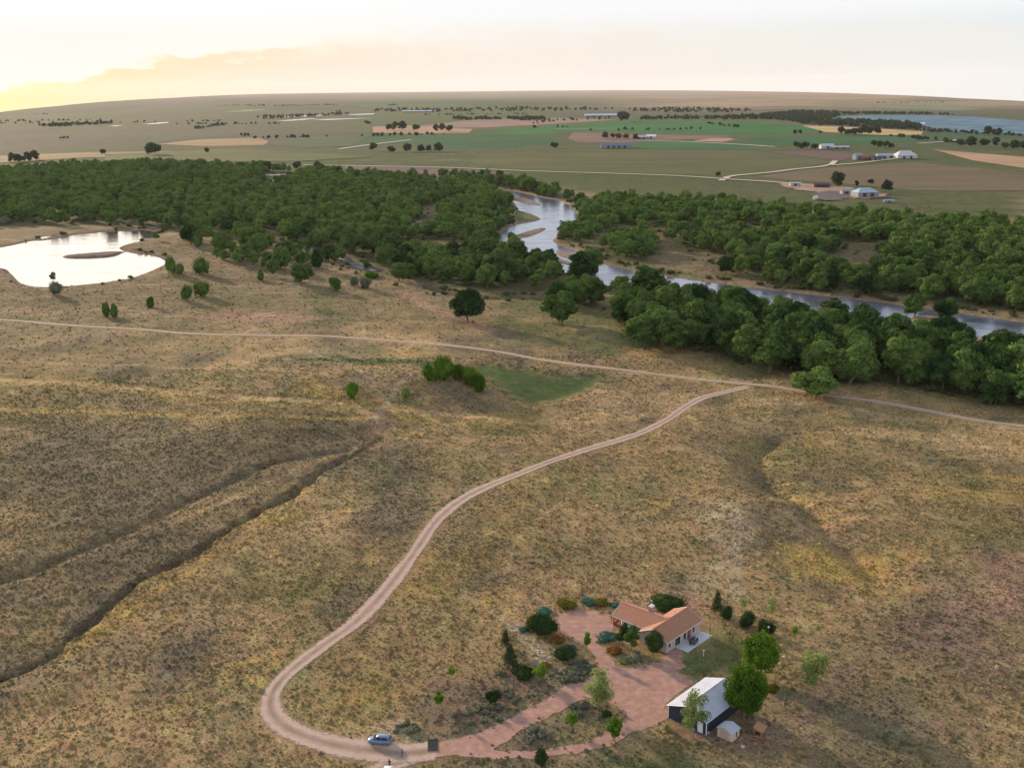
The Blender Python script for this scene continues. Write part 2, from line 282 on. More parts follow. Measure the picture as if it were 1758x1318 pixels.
LINES = [([(-40, 618), (200, 628), (420, 640), (560, 656)], 'straw', 1.6, .6), ([(430, 560), (520, 598), (610, 640), (660, 690)], 'pale', 1.2, .5), ([(-40, 700), (160, 706), (340, 716), (520, 720), (640, 722)], 'gold', 2.2, .5), ([(860, 1000), (880, 940), (940, 880), (1010, 820)], 'straw', 1.3, .4),([(-60, 641), (150, 655), (300, 666), (450, 681), (600, 692)], 'dark', 1.2, .45), ([(690, 500), (740, 530), (800, 548), (840, 570)], 'pink', 4, .5), ([(300, 905), (420, 850), (540, 795), (620, 765)], 'straw', 1.6, .5), ([(240, 1000), (330, 955), (440, 890), (530, 842)], 'gold', 1.5, .5),  # faint trails and furrows: pixels, colour, half width (m), strength
    ([(-60, 648), (150, 662), (300, 673), (450, 688), (600, 699), (720, 708), (900, 723), (980, 727), (1080, 722), (1180, 700)], 'straw', 2.2, .9),
    ([(640, 725), (660, 700), (690, 672), (725, 655), (745, 640)], 'pale', 1.2, .8),
    ([(1040, 640), (1170, 645), (1250, 650), (1290, 655)], 'pale', 1.2, .6),
    ([(1266, 1030), (1262, 975), (1268, 925), (1262, 888)], 'pale', 1.5, .6),
    ([(990, 600), (985, 590), (1000, 560), (1040, 545)], 'dark', 1.5, .5),
    ([(1290, 694), (1380, 690), (1440, 694), (1500, 705), (1560, 716)], 'pale', 1.5, .55),
    ([(560, 535), (650, 548), (720, 545), (800, 556)], 'dark', 3, .4),
    ([(1380, 1240), (1420, 1180), (1480, 1130), (1600, 1100)], 'mauve', 1.6, .5),
    ([(260, 545), (340, 520), (430, 500)], 'sage', 3, .5),
    ([(-40, 600), (200, 604), (420, 614), (560, 640)], 'sage', 4, .35),
]
def cover(x, y):
    """land-cover colour of the ground"""
    r = np.hypot(x, y); a = np.degrees(np.arctan2(x, y))
    n1 = wob(x, y * 0.6, 60, 5); n2 = wob(x, y * 0.5, 18, 6); n3 = wob(x, y, 7, 7); n4 = wob(x, y, 220, 8)
    c = C['tan'] * np.ones(x.shape + (1,))
    def mix(c, k, w): w = np.clip(w, 0, 1)[..., None]; return c * (1 - w) + C[k] * w
    c = mix(c, 'sage', sstep(n1 + 0.5 * n2 + 0.3 * n3, -0.5, 1.0))
    c = mix(c, 'olive', sstep(n4 + 0.5 * n2, -0.1, 1.1) * 0.75)
    c = mix(c, 'gold', sstep(wob(x, y * .5, 26, 9) + 0.5 * n3, 0.75, 1.5) * 0.45)
    c = mix(c, 'pink', sstep(wob(x, y * .6, 33, 10) + 0.4 * n3, 1.05, 1.7) * 0.28)
    c = mix(c, 'mauve', sstep(wob(x, y * .6, 75, 4) + .4 * n2, 0.3, 1.3) * 0.3)
    v = sstep(r, 480, 640)                                              # valley floor beyond the terrace
    st1 = wob(x * .35, y, 16, 4) + .5 * wob(x * .4, y, 6, 9); st2 = wob(x * .4, y, 30, 10) + .4 * st1
    c = mix(c, 'valley', v * 0.8); c = mix(c, 'straw', v * .5 * sstep(st1, .35, 1.5)); c = mix(c, 'pink', v * .5 * sstep(st2, .7, 1.6)); c = mix(c, 'green', v * .6 * sstep(-st2, .5, 1.5)); c = mix(c, 'dark', v * .5 * sstep(-st1, .8, 1.7))
    fg = 1 - v; s3 = wob(x * .8, y * .7, 15, 8) + .5 * wob(x, y * .6, 5, 1); s4 = wob(x * .8, y * .7, 19, 11) + .5 * wob(x, y * .6, 5, 2)
    c = mix(c, 'straw', fg * .45 * sstep(s3, .5, 1.6)); c = mix(c, 'lawn', fg * .35 * sstep(s4, .7, 1.7)); c = mix(c, 'rust', fg * .22 * sstep(-s4, 1.1, 1.9)); c = mix(c, 'moss', fg * .5 * sstep(wob(x * .8, y * .7, 48, 3) + .4 * s3, .1, 1.3))
    c = mix(c, 'pasture', sstep(r, 1150, 1500) * 0.92); c = mix(c, 'valley', sstep(r, 1150, 1500) * .5 * sstep(wob(x * .3, y, 60, 2), .2, 1.3))
    f = sstep(r, 1900, 3200)
    n5 = wob(x, y, 900, 11); n6 = wob(x, y * .5, 420, 1)
    fl = sstep(a, 2, -10)
    c = mix(c, 'farC', f * 0.9); c = mix(c, 'farA', f * (0.35 + 0.5 * fl) * sstep(n5 + .5 * n6, -1, .8))
    gx = (x * .97 + y * .22) / 760; gy = (y * .97 - x * .22) / (430 + .06 * r)
    hsh = np.modf(np.abs(np.sin(np.floor(gx + .35 * np.sin(np.floor(gy) * 2.4)) * 12.9898 + np.floor(gy) * 78.233) * 43758.5453))[0]
    for lo, hi, k, w_ in ((0, .24, 'green', .85), (.24, .42, 'crop', .85), (.42, .54, 'farA', .8), (.54, .61, 'farB', .6), (.61, .8, 'pasture', .85)):
        c = mix(c, k, f * w_ * ((hsh >= lo) & (hsh < hi)) * np.where(a < -8, .55, 1.0) * (1 - .5 * sstep(r, 9000, 20000)))
    hb = sstep(r, 4200, 7500) * sstep(a, 0, 11); c = mix(c, 'farB', hb * (0.65 + 0.25 * n5))
    c = mix(c, 'farB', sstep(r, 9000, 16000) * 0.6 * sstep(a, -16, 0))
    for pts, k, s, st in PATCH:
        P = flat(pts); d = sdist(x, y, P, 3 * s + 20)
        c = mix(c, k, st * sstep(d + s * 0.7 * wob(x, y, s * 2.6 + 2, 3) , -s, s))
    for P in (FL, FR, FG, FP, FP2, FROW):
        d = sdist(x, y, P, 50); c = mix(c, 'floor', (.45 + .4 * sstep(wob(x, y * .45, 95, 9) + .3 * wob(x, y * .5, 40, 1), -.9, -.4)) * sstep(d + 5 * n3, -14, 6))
    d = sdist(x, y, DRY_GREEN, 30); c = mix(c, 'hollow', 0.95 * sstep(d + 3 * n3, -6, 5))
    for pts, k, w, st in LINES:
        d = line_dist(x, y, flat(pts), lim=20); c = mix(c, k, st * (1 - sstep(d + .4 * n3, w * .4, w * 1.5)))
    d = line_dist(x, y, GULLY, lim=20); c = mix(c, 'dark', 0.6 * (1 - sstep(d + 1.2 * n3, 1.2, 3.6)))  # shaded gully wall painted into the ground colour as a dark band
    d = line_dist(x, y, GULLY2, lim=20); c = mix(c, 'dark', 0.45 * (1 - sstep(d + n3, 1.0, 3.6)))  # second gully darkened in the colour the same way
    s = sdist(x, y, RIVER, 30); c = mix(c, 'bank', 0.8 * sstep(s + 1.5 * n3, -7, -1))
    for B in BARS: c = mix(c, 'bar', sstep(sdist(x, y, B, 20), -8, -3) * .7)
    c = mix(c, 'green', .8 * sstep(sdist(x, y, SPIT, 20), 0, 5))
    s = sdist(x, y, POND, 30); c = mix(c, 'mauve', 0.85 * sstep(s + 2 * n3, -9, -3))
    c = mix(c, 'mauve', 0.8 * sstep(sdist(x, y, ISLE, 20), -5, 0))
    d = line_dist(x, y, CREEK, lim=30); c = mix(c, 'dark', 0.75 * (1 - sstep(d, 5, 10)))
    d = line_dist(x, y, CREEK2, lim=30); c = mix(c, 'dark', 0.7 * (1 - sstep(d, 2, 6)))
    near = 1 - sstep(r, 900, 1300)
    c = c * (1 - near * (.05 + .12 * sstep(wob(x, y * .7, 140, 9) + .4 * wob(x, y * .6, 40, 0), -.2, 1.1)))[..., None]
    g = c.mean(-1, keepdims=True); c = np.clip(g + (c - g) * (1 + .06 * near[..., None]), .01, 1)
    return c * (1 + 0.12 * n3 + 0.10 * n2)[..., None]

# ---------------------------------------------------------------- materials
def mat(name, color, rough=0.8, var=0.18, scale=4.0, bump=0.0, spec=0.3, metal=0.0, stops=None):
    """principled surface whose colour wanders a little (procedural noise)"""
    m = bpy.data.materials.new(name); m.use_nodes = True; t = m.node_tree; b = t.nodes['Principled BSDF']
    tcn = t.nodes.new('ShaderNodeTexCoord'); n = t.nodes.new('ShaderNodeTexNoise'); t.links.new(tcn.outputs['Object'], n.inputs[0])
    n.inputs['Scale'].default_value = scale; n.inputs['Detail'].default_value = 6; n.inputs['Roughness'].default_value = .65
    rp = t.nodes.new('ShaderNodeValToRGB'); t.links.new(n.outputs[0], rp.inputs[0])
    e = rp.color_ramp.elements
    e[0].position, e[1].position = .3, .72
    e[0].color = (*[c * (1 - var) for c in color], 1); e[1].color = (*[min(.95, c * (1 + var)) for c in color], 1)
    if stops:
        e[0].color = (*stops[0], 1); e[1].color = (*stops[1], 1)
    t.links.new(rp.outputs[0], b.inputs['Base Color'])
    b.inputs['Roughness'].default_value = rough; b.inputs['Specular IOR Level'].default_value = spec; b.inputs['Metallic'].default_value = metal
    if bump:
        bp = t.nodes.new('ShaderNodeBump'); bp.inputs['Strength'].default_value = bump; bp.inputs['Distance'].default_value = .1
        t.links.new(n.outputs[0], bp.inputs['Height']); t.links.new(bp.outputs[0], b.inputs['Normal'])
    return m
def leaf_mat(name, c1, c2, trans=0.25, per=0.35):
    """foliage: diffuse + translucent, two greens by clump noise, and each plant a little different"""
    m = bpy.data.materials.new(name); m.use_nodes = True; t = m.node_tree; t.nodes.clear(); N = t.nodes.new; L = t.links.new
    geo = N('ShaderNodeNewGeometry'); oi = N('ShaderNodeObjectInfo')
    n = N('ShaderNodeTexNoise'); L(geo.outputs['Position'], n.inputs[0]); n.inputs['Scale'].default_value = .45; n.inputs['Detail'].default_value = 3
    n2 = N('ShaderNodeTexNoise'); L(geo.outputs['Position'], n2.inputs[0]); n2.inputs['Scale'].default_value = .09; n2.inputs['Detail'].default_value = 2
    tn = N('ShaderNodeAttribute'); tn.attribute_name = 'tone'; ad0 = N('ShaderNodeMath'); ad0.operation = 'MULTIPLY_ADD'; L(tn.outputs['Fac'], ad0.inputs[0]); ad0.inputs[1].default_value = per; L(n.outputs[0], ad0.inputs[2])
    ad = N('ShaderNodeMath'); ad.operation = 'ADD'; L(ad0.outputs[0], ad.inputs[0]); L(n2.outputs[0], ad.inputs[1])
    ad2 = N('ShaderNodeMath'); ad2.operation = 'MULTIPLY_ADD'; L(oi.outputs['Random'], ad2.inputs[0]); ad2.inputs[1].default_value = per; L(ad.outputs[0], ad2.inputs[2])
    mr = N('ShaderNodeMapRange'); L(ad2.outputs[0], mr.inputs[0]); mr.inputs[1].default_value = .75 + per * .3; mr.inputs[2].default_value = 1.25 + per * .6
    mx = N('ShaderNodeMix'); mx.data_type = 'RGBA'; L(mr.outputs[0], mx.inputs[0]); mx.inputs[6].default_value = (*c1, 1); mx.inputs[7].default_value = (*c2, 1)
    d = N('ShaderNodeBsdfDiffuse'); tr = N('ShaderNodeBsdfTranslucent'); L(mx.outputs[2], d.inputs[0]); L(mx.outputs[2], tr.inputs[0])
    ms = N('ShaderNodeMixShader'); ms.inputs[0].default_value = trans; L(d.outputs[0], ms.inputs[1]); L(tr.outputs[0], ms.inputs[2])
    o = N('ShaderNodeOutputMaterial'); L(ms.outputs[0], o.inputs[0])
    return m
def ground_mat():
    m = bpy.data.materials.new('prairie_ground'); m.use_nodes = True; t = m.node_tree; b = t.nodes['Principled BSDF']; N = t.nodes.new; L = t.links.new
    at = N('ShaderNodeAttribute'); at.attribute_name = 'cover'; geo = N('ShaderNodeNewGeometry')
    acc = None
    for sc, lo, hi in ((1.7, .62, 1.42), (.42, .8, 1.22), (.07, .86, 1.14)):
        n = N('ShaderNodeTexNoise'); L(geo.outputs['Position'], n.inputs[0]); n.inputs['Scale'].default_value = sc; n.inputs['Detail'].default_value = 4; n.inputs['Roughness'].default_value = .65
        mr = N('ShaderNodeMapRange'); L(n.outputs[0], mr.inputs[0]); mr.inputs[1].default_value = .32; mr.inputs[2].default_value = .68; mr.inputs[3].default_value = lo; mr.inputs[4].default_value = hi
        if acc is None: acc = mr.outputs[0]; fine = n
        else:
            mu = N('ShaderNodeMath'); mu.operation = 'MULTIPLY'; L(acc, mu.inputs[0]); L(mr.outputs[0], mu.inputs[1]); acc = mu.outputs[0]
    vm = N('ShaderNodeVectorMath'); vm.operation = 'SCALE'; L(at.outputs['Color'], vm.inputs[0]); L(acc, vm.inputs['Scale'])
    n = N('ShaderNodeTexNoise'); L(geo.outputs['Position'], n.inputs[0]); n.inputs['Scale'].default_value = .23; n.inputs['Detail'].default_value = 5
    hs = N('ShaderNodeHueSaturation'); L(vm.outputs[0], hs.inputs['Color'])
    mr = N('ShaderNodeMapRange'); L(n.outputs[0], mr.inputs[0]); mr.inputs[1].default_value = .3; mr.inputs[2].default_value = .7; mr.inputs[3].default_value = .478; mr.inputs[4].default_value = .525
    L(mr.outputs[0], hs.inputs['Hue']); L(hs.outputs[0], b.inputs['Base Color'])
    b.inputs['Roughness'].default_value = 1.0; b.inputs['Specular IOR Level'].default_value = 0.05
    bp = N('ShaderNodeBump'); bp.inputs['Strength'].default_value = .6; bp.inputs['Distance'].default_value = .35; L(fine.outputs[0], bp.inputs['Height']); L(bp.outputs[0], b.inputs['Normal'])
    return m
def road_mat(name, c1, c2, edge=True):
    m = bpy.data.materials.new(name); m.use_nodes = True; t = m.node_tree; b = t.nodes['Principled BSDF']; N = t.nodes.new; L = t.links.new
    geo = N('ShaderNodeNewGeometry'); at = N('ShaderNodeAttribute'); at.attribute_name = 'across'
    n = N('ShaderNodeTexNoise'); L(geo.outputs['Position'], n.inputs[0]); n.inputs['Scale'].default_value = .5; n.inputs['Detail'].default_value = 6; n.inputs['Roughness'].default_value = .7
    wv = N('ShaderNodeMath'); wv.operation = 'PINGPONG'; L(at.outputs['Fac'], wv.inputs[0]); wv.inputs[1].default_value = .5    # ruts
    ru = N('ShaderNodeMapRange'); ru.interpolation_type = 'SMOOTHSTEP'; L(wv.outputs[0], ru.inputs[0]); ru.inputs[1].default_value = .1; ru.inputs[2].default_value = .45; ru.inputs[3].default_value = .0; ru.inputs[4].default_value = .34
    ad = N('ShaderNodeMath'); L(n.outputs[0], ad.inputs[0]); L(ru.outputs[0], ad.inputs[1])
    rp = N('ShaderNodeValToRGB'); L(ad.outputs[0], rp.inputs[0]); e = rp.color_ramp.elements; e[0].position, e[1].position = .38, .82; e[0].color = (*c1, 1); e[1].color = (*c2, 1)
    cr = N('ShaderNodeMath'); cr.operation = 'ABSOLUTE'; L(at.outputs['Fac'], cr.inputs[0])
    n7 = N('ShaderNodeTexNoise'); L(geo.outputs['Position'], n7.inputs[0]); n7.inputs['Scale'].default_value = .25; n7.inputs['Detail'].default_value = 6
    c2_ = N('ShaderNodeMath'); c2_.operation = 'MULTIPLY_ADD'; L(n7.outputs[0], c2_.inputs[0]); c2_.inputs[1].default_value = -.75; L(cr.outputs[0], c2_.inputs[2])
    c3_ = N('ShaderNodeMapRange'); L(c2_.outputs[0], c3_.inputs[0]); c3_.inputs[1].default_value = -.40; c3_.inputs[2].default_value = -.22; c3_.inputs[3].default_value = .65 if edge else 0; c3_.inputs[4].default_value = 0
    gm = N('ShaderNodeMix'); gm.data_type = 'RGBA'; L(c3_.outputs[0], gm.inputs[0]); L(rp.outputs[0], gm.inputs[6]); gm.inputs[7].default_value = (.19, .145, .09, 1)
    L(gm.outputs[2], b.inputs['Base Color']); b.inputs['Roughness'].default_value = .95; b.inputs['Specular IOR Level'].default_value = .1
    n3 = N('ShaderNodeTexNoise'); L(geo.outputs['Position'], n3.inputs[0]); n3.inputs['Scale'].default_value = 1.1; n3.inputs['Detail'].default_value = 5; n3.inputs['Roughness'].default_value = .7
    bp = N('ShaderNodeBump'); bp.inputs['Strength'].default_value = .5; bp.inputs['Distance'].default_value = .12; L(n3.outputs[0], bp.inputs['Height']); L(bp.outputs[0], b.inputs['Normal'])
    if not edge:
        mpg = N('ShaderNodeMapping'); L(geo.outputs['Position'], mpg.inputs[0]); mpg.inputs['Location'].default_value = (-19, -190, 0)
        wv2 = N('ShaderNodeTexWave'); wv2.wave_type = 'RINGS'; wv2.rings_direction = 'Z'; L(mpg.outputs[0], wv2.inputs[0]); wv2.inputs['Scale'].default_value = .16; wv2.inputs['Distortion'].default_value = 5; wv2.inputs['Detail'].default_value = 3; wv2.inputs['Detail Scale'].default_value = .35
        fm = N('ShaderNodeMath'); fm.operation = 'MULTIPLY'; L(wv2.outputs['Fac'], fm.inputs[0]); fm.inputs[1].default_value = .22
        g2 = N('ShaderNodeMix'); g2.data_type = 'RGBA'; L(fm.outputs[0], g2.inputs[0]); L(gm.outputs[2], g2.inputs[6]); g2.inputs[7].default_value = (.22, .13, .10, 1); L(g2.outputs[2], b.inputs['Base Color'])
    if edge:   # ragged grassy verge: the gravel thins out where the noise beats the distance from the edge
        ab = N('ShaderNodeMath'); ab.operation = 'ABSOLUTE'; L(at.outputs['Fac'], ab.inputs[0])
        su = N('ShaderNodeMath'); su.operation = 'MULTIPLY_ADD'; L(n3.outputs[0], su.inputs[0]); su.inputs[1].default_value = .9; L(ab.outputs[0], su.inputs[2])
        al = N('ShaderNodeMapRange'); L(su.outputs[0], al.inputs[0]); al.inputs[1].default_value = 1.0; al.inputs[2].default_value = 1.25; al.inputs[3].default_value = 1; al.inputs[4].default_value = 0
        L(al.outputs[0], b.inputs['Alpha'])
    return m
def water_mat(name, base, rough, wave, scale=(.05, .16, .1), dist=.5):
    m = bpy.data.materials.new(name); m.use_nodes = True; t = m.node_tree; b = t.nodes['Principled BSDF']; N = t.nodes.new; L = t.links.new
    geo = N('ShaderNodeNewGeometry'); mp_ = N('ShaderNodeMapping'); L(geo.outputs['Position'], mp_.inputs[0]); mp_.inputs['Scale'].default_value = scale
    n = N('ShaderNodeTexNoise'); L(mp_.outputs[0], n.inputs[0]); n.inputs['Scale'].default_value = 1.0; n.inputs['Detail'].default_value = 6; n.inputs['Roughness'].default_value = .6; n.inputs['Distortion'].default_value = .6
    b.inputs['Base Color'].default_value = (*base, 1); b.inputs['IOR'].default_value = 1.33; b.inputs['Specular IOR Level'].default_value = .5
    mr = N('ShaderNodeMapRange'); L(n.outputs[0], mr.inputs[0]); mr.inputs[1].default_value = .35; mr.inputs[2].default_value = .7; mr.inputs[3].default_value = rough * .6; mr.inputs[4].default_value = rough * 1.6; L(mr.outputs[0], b.inputs['Roughness'])
    bp = N('ShaderNodeBump'); bp.inputs['Strength'].default_value = wave; bp.inputs['Distance'].default_value = dist; L(n.outputs[0], bp.inputs['Height']); L(bp.outputs[0], b.inputs['Normal'])
    return m
def field_mat(name, color, ang=0.0, var=.2):
    """a crop or ploughed field with faint rows"""
    m = bpy.data.materials.new(name); m.use_nodes = True; t = m.node_tree; b = t.nodes['Principled BSDF']; N = t.nodes.new; L = t.links.new
    geo = N('ShaderNodeNewGeometry'); mp_ = N('ShaderNodeMapping'); L(geo.outputs['Position'], mp_.inputs[0]); mp_.inputs['Rotation'].default_value = (0, 0, ang); mp_.inputs['Scale'].default_value = (.002, .02, .01)
    n = N('ShaderNodeTexNoise'); L(mp_.outputs[0], n.inputs[0]); n.inputs['Scale'].default_value = 1.0; n.inputs['Detail'].default_value = 6; n.inputs['Roughness'].default_value = .6
    n2 = N('ShaderNodeTexNoise'); L(geo.outputs['Position'], n2.inputs[0]); n2.inputs['Scale'].default_value = .006; n2.inputs['Detail'].default_value = 5
    ad = N('ShaderNodeMath'); L(n.outputs[0], ad.inputs[0]); L(n2.outputs[0], ad.inputs[1])
    rp = N('ShaderNodeValToRGB'); mr = N('ShaderNodeMapRange'); L(ad.outputs[0], mr.inputs[0]); mr.inputs[1].default_value = .7; mr.inputs[2].default_value = 1.3; L(mr.outputs[0], rp.inputs[0])
    e = rp.color_ramp.elements; e[0].color = (*[c * (1 - var) for c in color], 1); e[1].color = (*[c * (1 + var) for c in color], 1)
    L(rp.outputs[0], b.inputs['Base Color']); b.inputs['Roughness'].default_value = 1; b.inputs['Specular IOR Level'].default_value = .05
    return m

# ---------------------------------------------------------------- object helpers
def tag(o, label=None, cat=None, group=None, kind=None):
    if label: o['label'] = label
    if cat: o['category'] = cat
    if group: o['group'] = group
    if kind: o['kind'] = kind
    return o
def raw_mesh(name, V, F, m, smooth=False, parent=None):
    """V (n,3) array, F (m,k) int array"""
    V = np.asarray(V, np.float32); F = np.asarray(F, np.int32); k = F.shape[1]
    me = bpy.data.meshes.new(name); me.vertices.add(len(V)); me.vertices.foreach_set('co', V.ravel())
    me.loops.add(F.size); me.loops.foreach_set('vertex_index', F.ravel())
    me.polygons.add(len(F)); me.polygons.foreach_set('loop_start', np.arange(0, F.size, k, dtype=np.int32))
    if smooth: me.polygons.foreach_set('use_smooth', np.ones(len(F), bool))
    me.update(calc_edges=True); me.materials.append(m)
    o = bpy.data.objects.new(name, me); col.objects.link(o)
    if parent: o.parent = parent
    return o
def vcol(o, name, c):
    a = o.data.attributes.new(name, 'FLOAT_COLOR', 'POINT'); q = np.ones((len(c), 4), np.float32); q[:, :3] = c; a.data.foreach_set('color', q.ravel())
def vfac(o, name, c):
    a = o.data.attributes.new(name, 'FLOAT', 'POINT'); a.data.foreach_set('value', np.asarray(c, np.float32))
def empty(name, loc, rz=0.0):
    o = bpy.data.objects.new(name, None); o.empty_display_size = .5; o.location = loc; o.rotation_euler = (0, 0, rz); col.objects.link(o); return o
class MB:
    """collects shapes into one mesh"""
    def __init__(s): s.v = []; s.f = []
    def add(s, vs_, fs):
        n = len(s.v); s.v += [tuple(v) for v in vs_]; s.f += [tuple(i + n for i in f) for f in fs]; return s
    def box(s, c, d, rz=0.0, taper=1.0):
        x, y, z = [q / 2 for q in d]; ca, sa = math.cos(rz), math.sin(rz); V = []
        for k, (zz, t) in enumerate(((-z, 1.0), (z, taper))):
            for a, b in ((-x, -y), (x, -y), (x, y), (-x, y)):
                a *= t; b *= t; V.append((c[0] + a * ca - b * sa, c[1] + a * sa + b * ca, c[2] + zz))
        return s.add(V, [(3, 2, 1, 0), (4, 5, 6, 7), (0, 1, 5, 4), (1, 2, 6, 5), (2, 3, 7, 6), (3, 0, 4, 7)])
    def tube(s, a, b, ra, rb=None, n=8, cap=True):
        rb = ra if rb is None else rb; a = Vector(a); b = Vector(b); q = (b - a).to_track_quat('Z', 'Y'); V = []
        for p, r in ((a, ra), (b, rb)):
            for i in range(n): V.append(p + q @ Vector((r * math.cos(6.28318 * i / n), r * math.sin(6.28318 * i / n), 0)))
        F = [(i, (i + 1) % n, n + (i + 1) % n, n + i) for i in range(n)]
        if cap: F += [tuple(range(n - 1, -1, -1)), tuple(range(n, 2 * n))]
        return s.add(V, F)
    def lathe(s, c, prof, n=12):
        V = []; F = []
        for r, z in prof:
            for i in range(n): V.append((c[0] + r * math.cos(6.28318 * i / n), c[1] + r * math.sin(6.28318 * i / n), c[2] + z))
        for k in range(len(prof) - 1):
            for i in range(n): F.append((k * n + i, k * n + (i + 1) % n, (k + 1) * n + (i + 1) % n, (k + 1) * n + i))
        F += [tuple(range(n - 1, -1, -1)), tuple(range((len(prof) - 1) * n, len(prof) * n))]
        return s.add(V, F)
    def slab(s, quad, th):
        """thick sheet under a planar polygon (given anticlockwise from above)"""
        n = len(quad); V = [tuple(q) for q in quad] + [(q[0], q[1], q[2] - th) for q in quad]
        return s.add(V, [tuple(range(n)), tuple(range(2 * n - 1, n - 1, -1))] + [(i, n + i, n + (i + 1) % n, (i + 1) % n) for i in range(n)])
    def build(s, name, m, parent=None, bevel=0.0, smooth=False):
        me = bpy.data.meshes.new(name); me.from_pydata(s.v, [], s.f); me.update(); me.materials.append(m)
        bm = bmesh.new(); bm.from_mesh(me)
        if bevel: bmesh.ops.bevel(bm, geom=[e for e in bm.edges if e.is_manifold], offset=bevel, segments=2, affect='EDGES', profile=.6)
        bmesh.ops.recalc_face_normals(bm, faces=bm.faces[:]); bm.to_mesh(me); bm.free()
        if smooth:
            for p in me.polygons: p.use_smooth = True
        o = bpy.data.objects.new(name, me); col.objects.link(o)
        if parent: o.parent = parent
        return o
def copy_tree(o, parent=None):
    c = o.copy(); col.objects.link(c); c.parent = parent
    for ch in o.children: copy_tree(ch, c)
    return c

# ---------------------------------------------------------------- the setting: ground
M_GROUND = ground_mat()
def build_ground():
    ang = np.concatenate([np.arange(-180, -34, 4.0), np.arange(-34, -27.5, .5), np.arange(-27.5, 27.5, .075), np.arange(27.5, 34, .5), np.arange(34, 180, 4.0)])
    t = np.concatenate([np.linspace(0, 1, 1250)])
    a = np.radians(ang); D = np.interp(ang, CREST[:, 0], CREST[:, 1]) * 1.12
    rmin = 120.0
    rr = rmin * (D[None, :] / rmin) ** (t[:, None] ** 1.18)
    rr = np.vstack([np.linspace(4, 116, 12)[:, None] * np.ones_like(a)[None, :], rr])
    X = rr * np.sin(a)[None, :]; Y = rr * np.cos(a)[None, :]
    n, k = X.shape
    x, y = X.ravel(), Y.ravel(); z = height(x, y)
    V = np.stack([x, y, z], 1)
    i = np.arange(n - 1)[:, None] * k; j = np.arange(k)[None, :]; j2 = (j + 1) % k
    F = np.stack([i + j, i + j2, i + k + j2, i + k + j], 2).reshape(-1, 4)
    V = np.vstack([V, [[0, 0, 0]]])
    o = raw_mesh('ground', V, F[:, ::-1], M_GROUND, smooth=True)
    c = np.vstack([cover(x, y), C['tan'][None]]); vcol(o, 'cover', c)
    tag(o, kind='structure', label='dry prairie ground of grass and sagebrush running to the horizon')
    bm = bmesh.new(); bm.from_mesh(o.data); bm.verts.ensure_lookup_table()
    cv = bm.verts[len(V) - 1]
    lay = None
    for q in range(k): bm.faces.new((bm.verts[q], cv, bm.verts[(q + 1) % k])) 
    bm.normal_update(); bm.to_mesh(o.data); bm.free()
    return o
build_ground()

# water, roads, fields
def poly_sheet(name, P, z, m, label=None, holes=(), drape=False):
    loops = [[Vector((p[0], p[1], 0)) for p in L] for L in (P, *holes)]
    T = tessellate_polygon(loops); pts = np.array([(v.x, v.y) for L in loops for v in L])
    zz = (height(pts[:, 0], pts[:, 1]) if drape else 0) + z
    V = np.column_stack([pts, zz * np.ones(len(pts))]); F = np.array(T)
    n = np.cross(V[F[:, 1]] - V[F[:, 0]], V[F[:, 2]] - V[F[:, 0]])[:, 2]; F[n < 0] = F[n < 0][:, ::-1]
    o = raw_mesh(name, V, F, m); tag(o, label, kind='structure'); return o
M_RIVER = water_mat('river_water', (.075, .085, .115), .16, .35, (.05, .12, .1), .6)
M_POND = water_mat('pond_water', (.05, .045, .04), .12, .34, (.03, .10, .1), .5)
M_CREEK = water_mat('creek_water', (.06, .06, .065), .3, .9, (.15, .3, .1), .6)
M_LAKE = water_mat('lake_water', (.05, .115, .15), .55, .6, (.01, .04, .1), 1.2)
M_LAKE.node_tree.nodes['Principled BSDF'].inputs['Specular IOR Level'].default_value = .12
def grow(P, d):
    P = np.asarray(P); t = np.roll(P, -1, 0) - np.roll(P, 1, 0); n = np.stack([t[:, 1], -t[:, 0]], 1); n /= np.linalg.norm(n, axis=1)[:, None] + 1e-9
    A2 = (P[:, 0] * np.roll(P[:, 1], -1) - P[:, 1] * np.roll(P[:, 0], -1)).sum()
    return P + n * d * (1 if A2 > 0 else -1)
poly_sheet('river', grow(RIVER, 3), -1.15, M_RIVER, 'winding shallow river between the cottonwood woods')
poly_sheet('pond', grow(POND, 3), -.95, M_POND, 'bright pond reflecting the evening sky')
poly_sheet('pond_arm', grow(SLIVER, 2), -.6, M_POND, 'thin sliver of water above the bright pond')
def strip(P, w, z, m, name, label, ncross=7, drape=True):
    P = np.asarray(P); t = np.gradient(P, axis=0); t /= np.linalg.norm(t, axis=1)[:, None]; n = np.stack([t[:, 1], -t[:, 0]], 1)
    w = np.asarray(w) * np.ones(len(P)); c = np.linspace(-1, 1, ncross)
    XY = P[:, None, :] + n[:, None, :] * (w[:, None] * c[None, :])[:, :, None]
    x, y = XY[..., 0].ravel(), XY[..., 1].ravel(); zz = (height(x, y) if drape else 0) + z
    V = np.column_stack([x, y, zz * np.ones(len(x))]); k = ncross; i = np.arange(len(P) - 1)[:, None] * k; j = np.arange(k - 1)[None, :]
    F = np.stack([i + j, i + j + k, i + j + k + 1, i + j + 1], 2).reshape(-1, 4)
    o = raw_mesh(name, V, F, m, smooth=True); vfac(o, 'across', np.tile(c, len(P))); tag(o, label, kind='structure'); return o
strip(CREEK, 3.4 + .9 * np.sin(np.arange(len(CREEK)) * .7), -.22, M_CREEK, 'creek', 'narrow creek catching the light among the trees', 3, drape=False)
strip(spline(flat([(478, 487), (486, 488.5), (496, 488), (502, 486)]), 2), 1.6, .04, M_POND, 'creek_pool', 'small bright pool by the lone cottonwood', 3)
strip(spline(flat([(452, 300.5), (470, 301), (494, 300)]), 8), 9, .4, M_CREEK, 'backwater', 'far bright backwater behind the left wood', 3, drape=False)
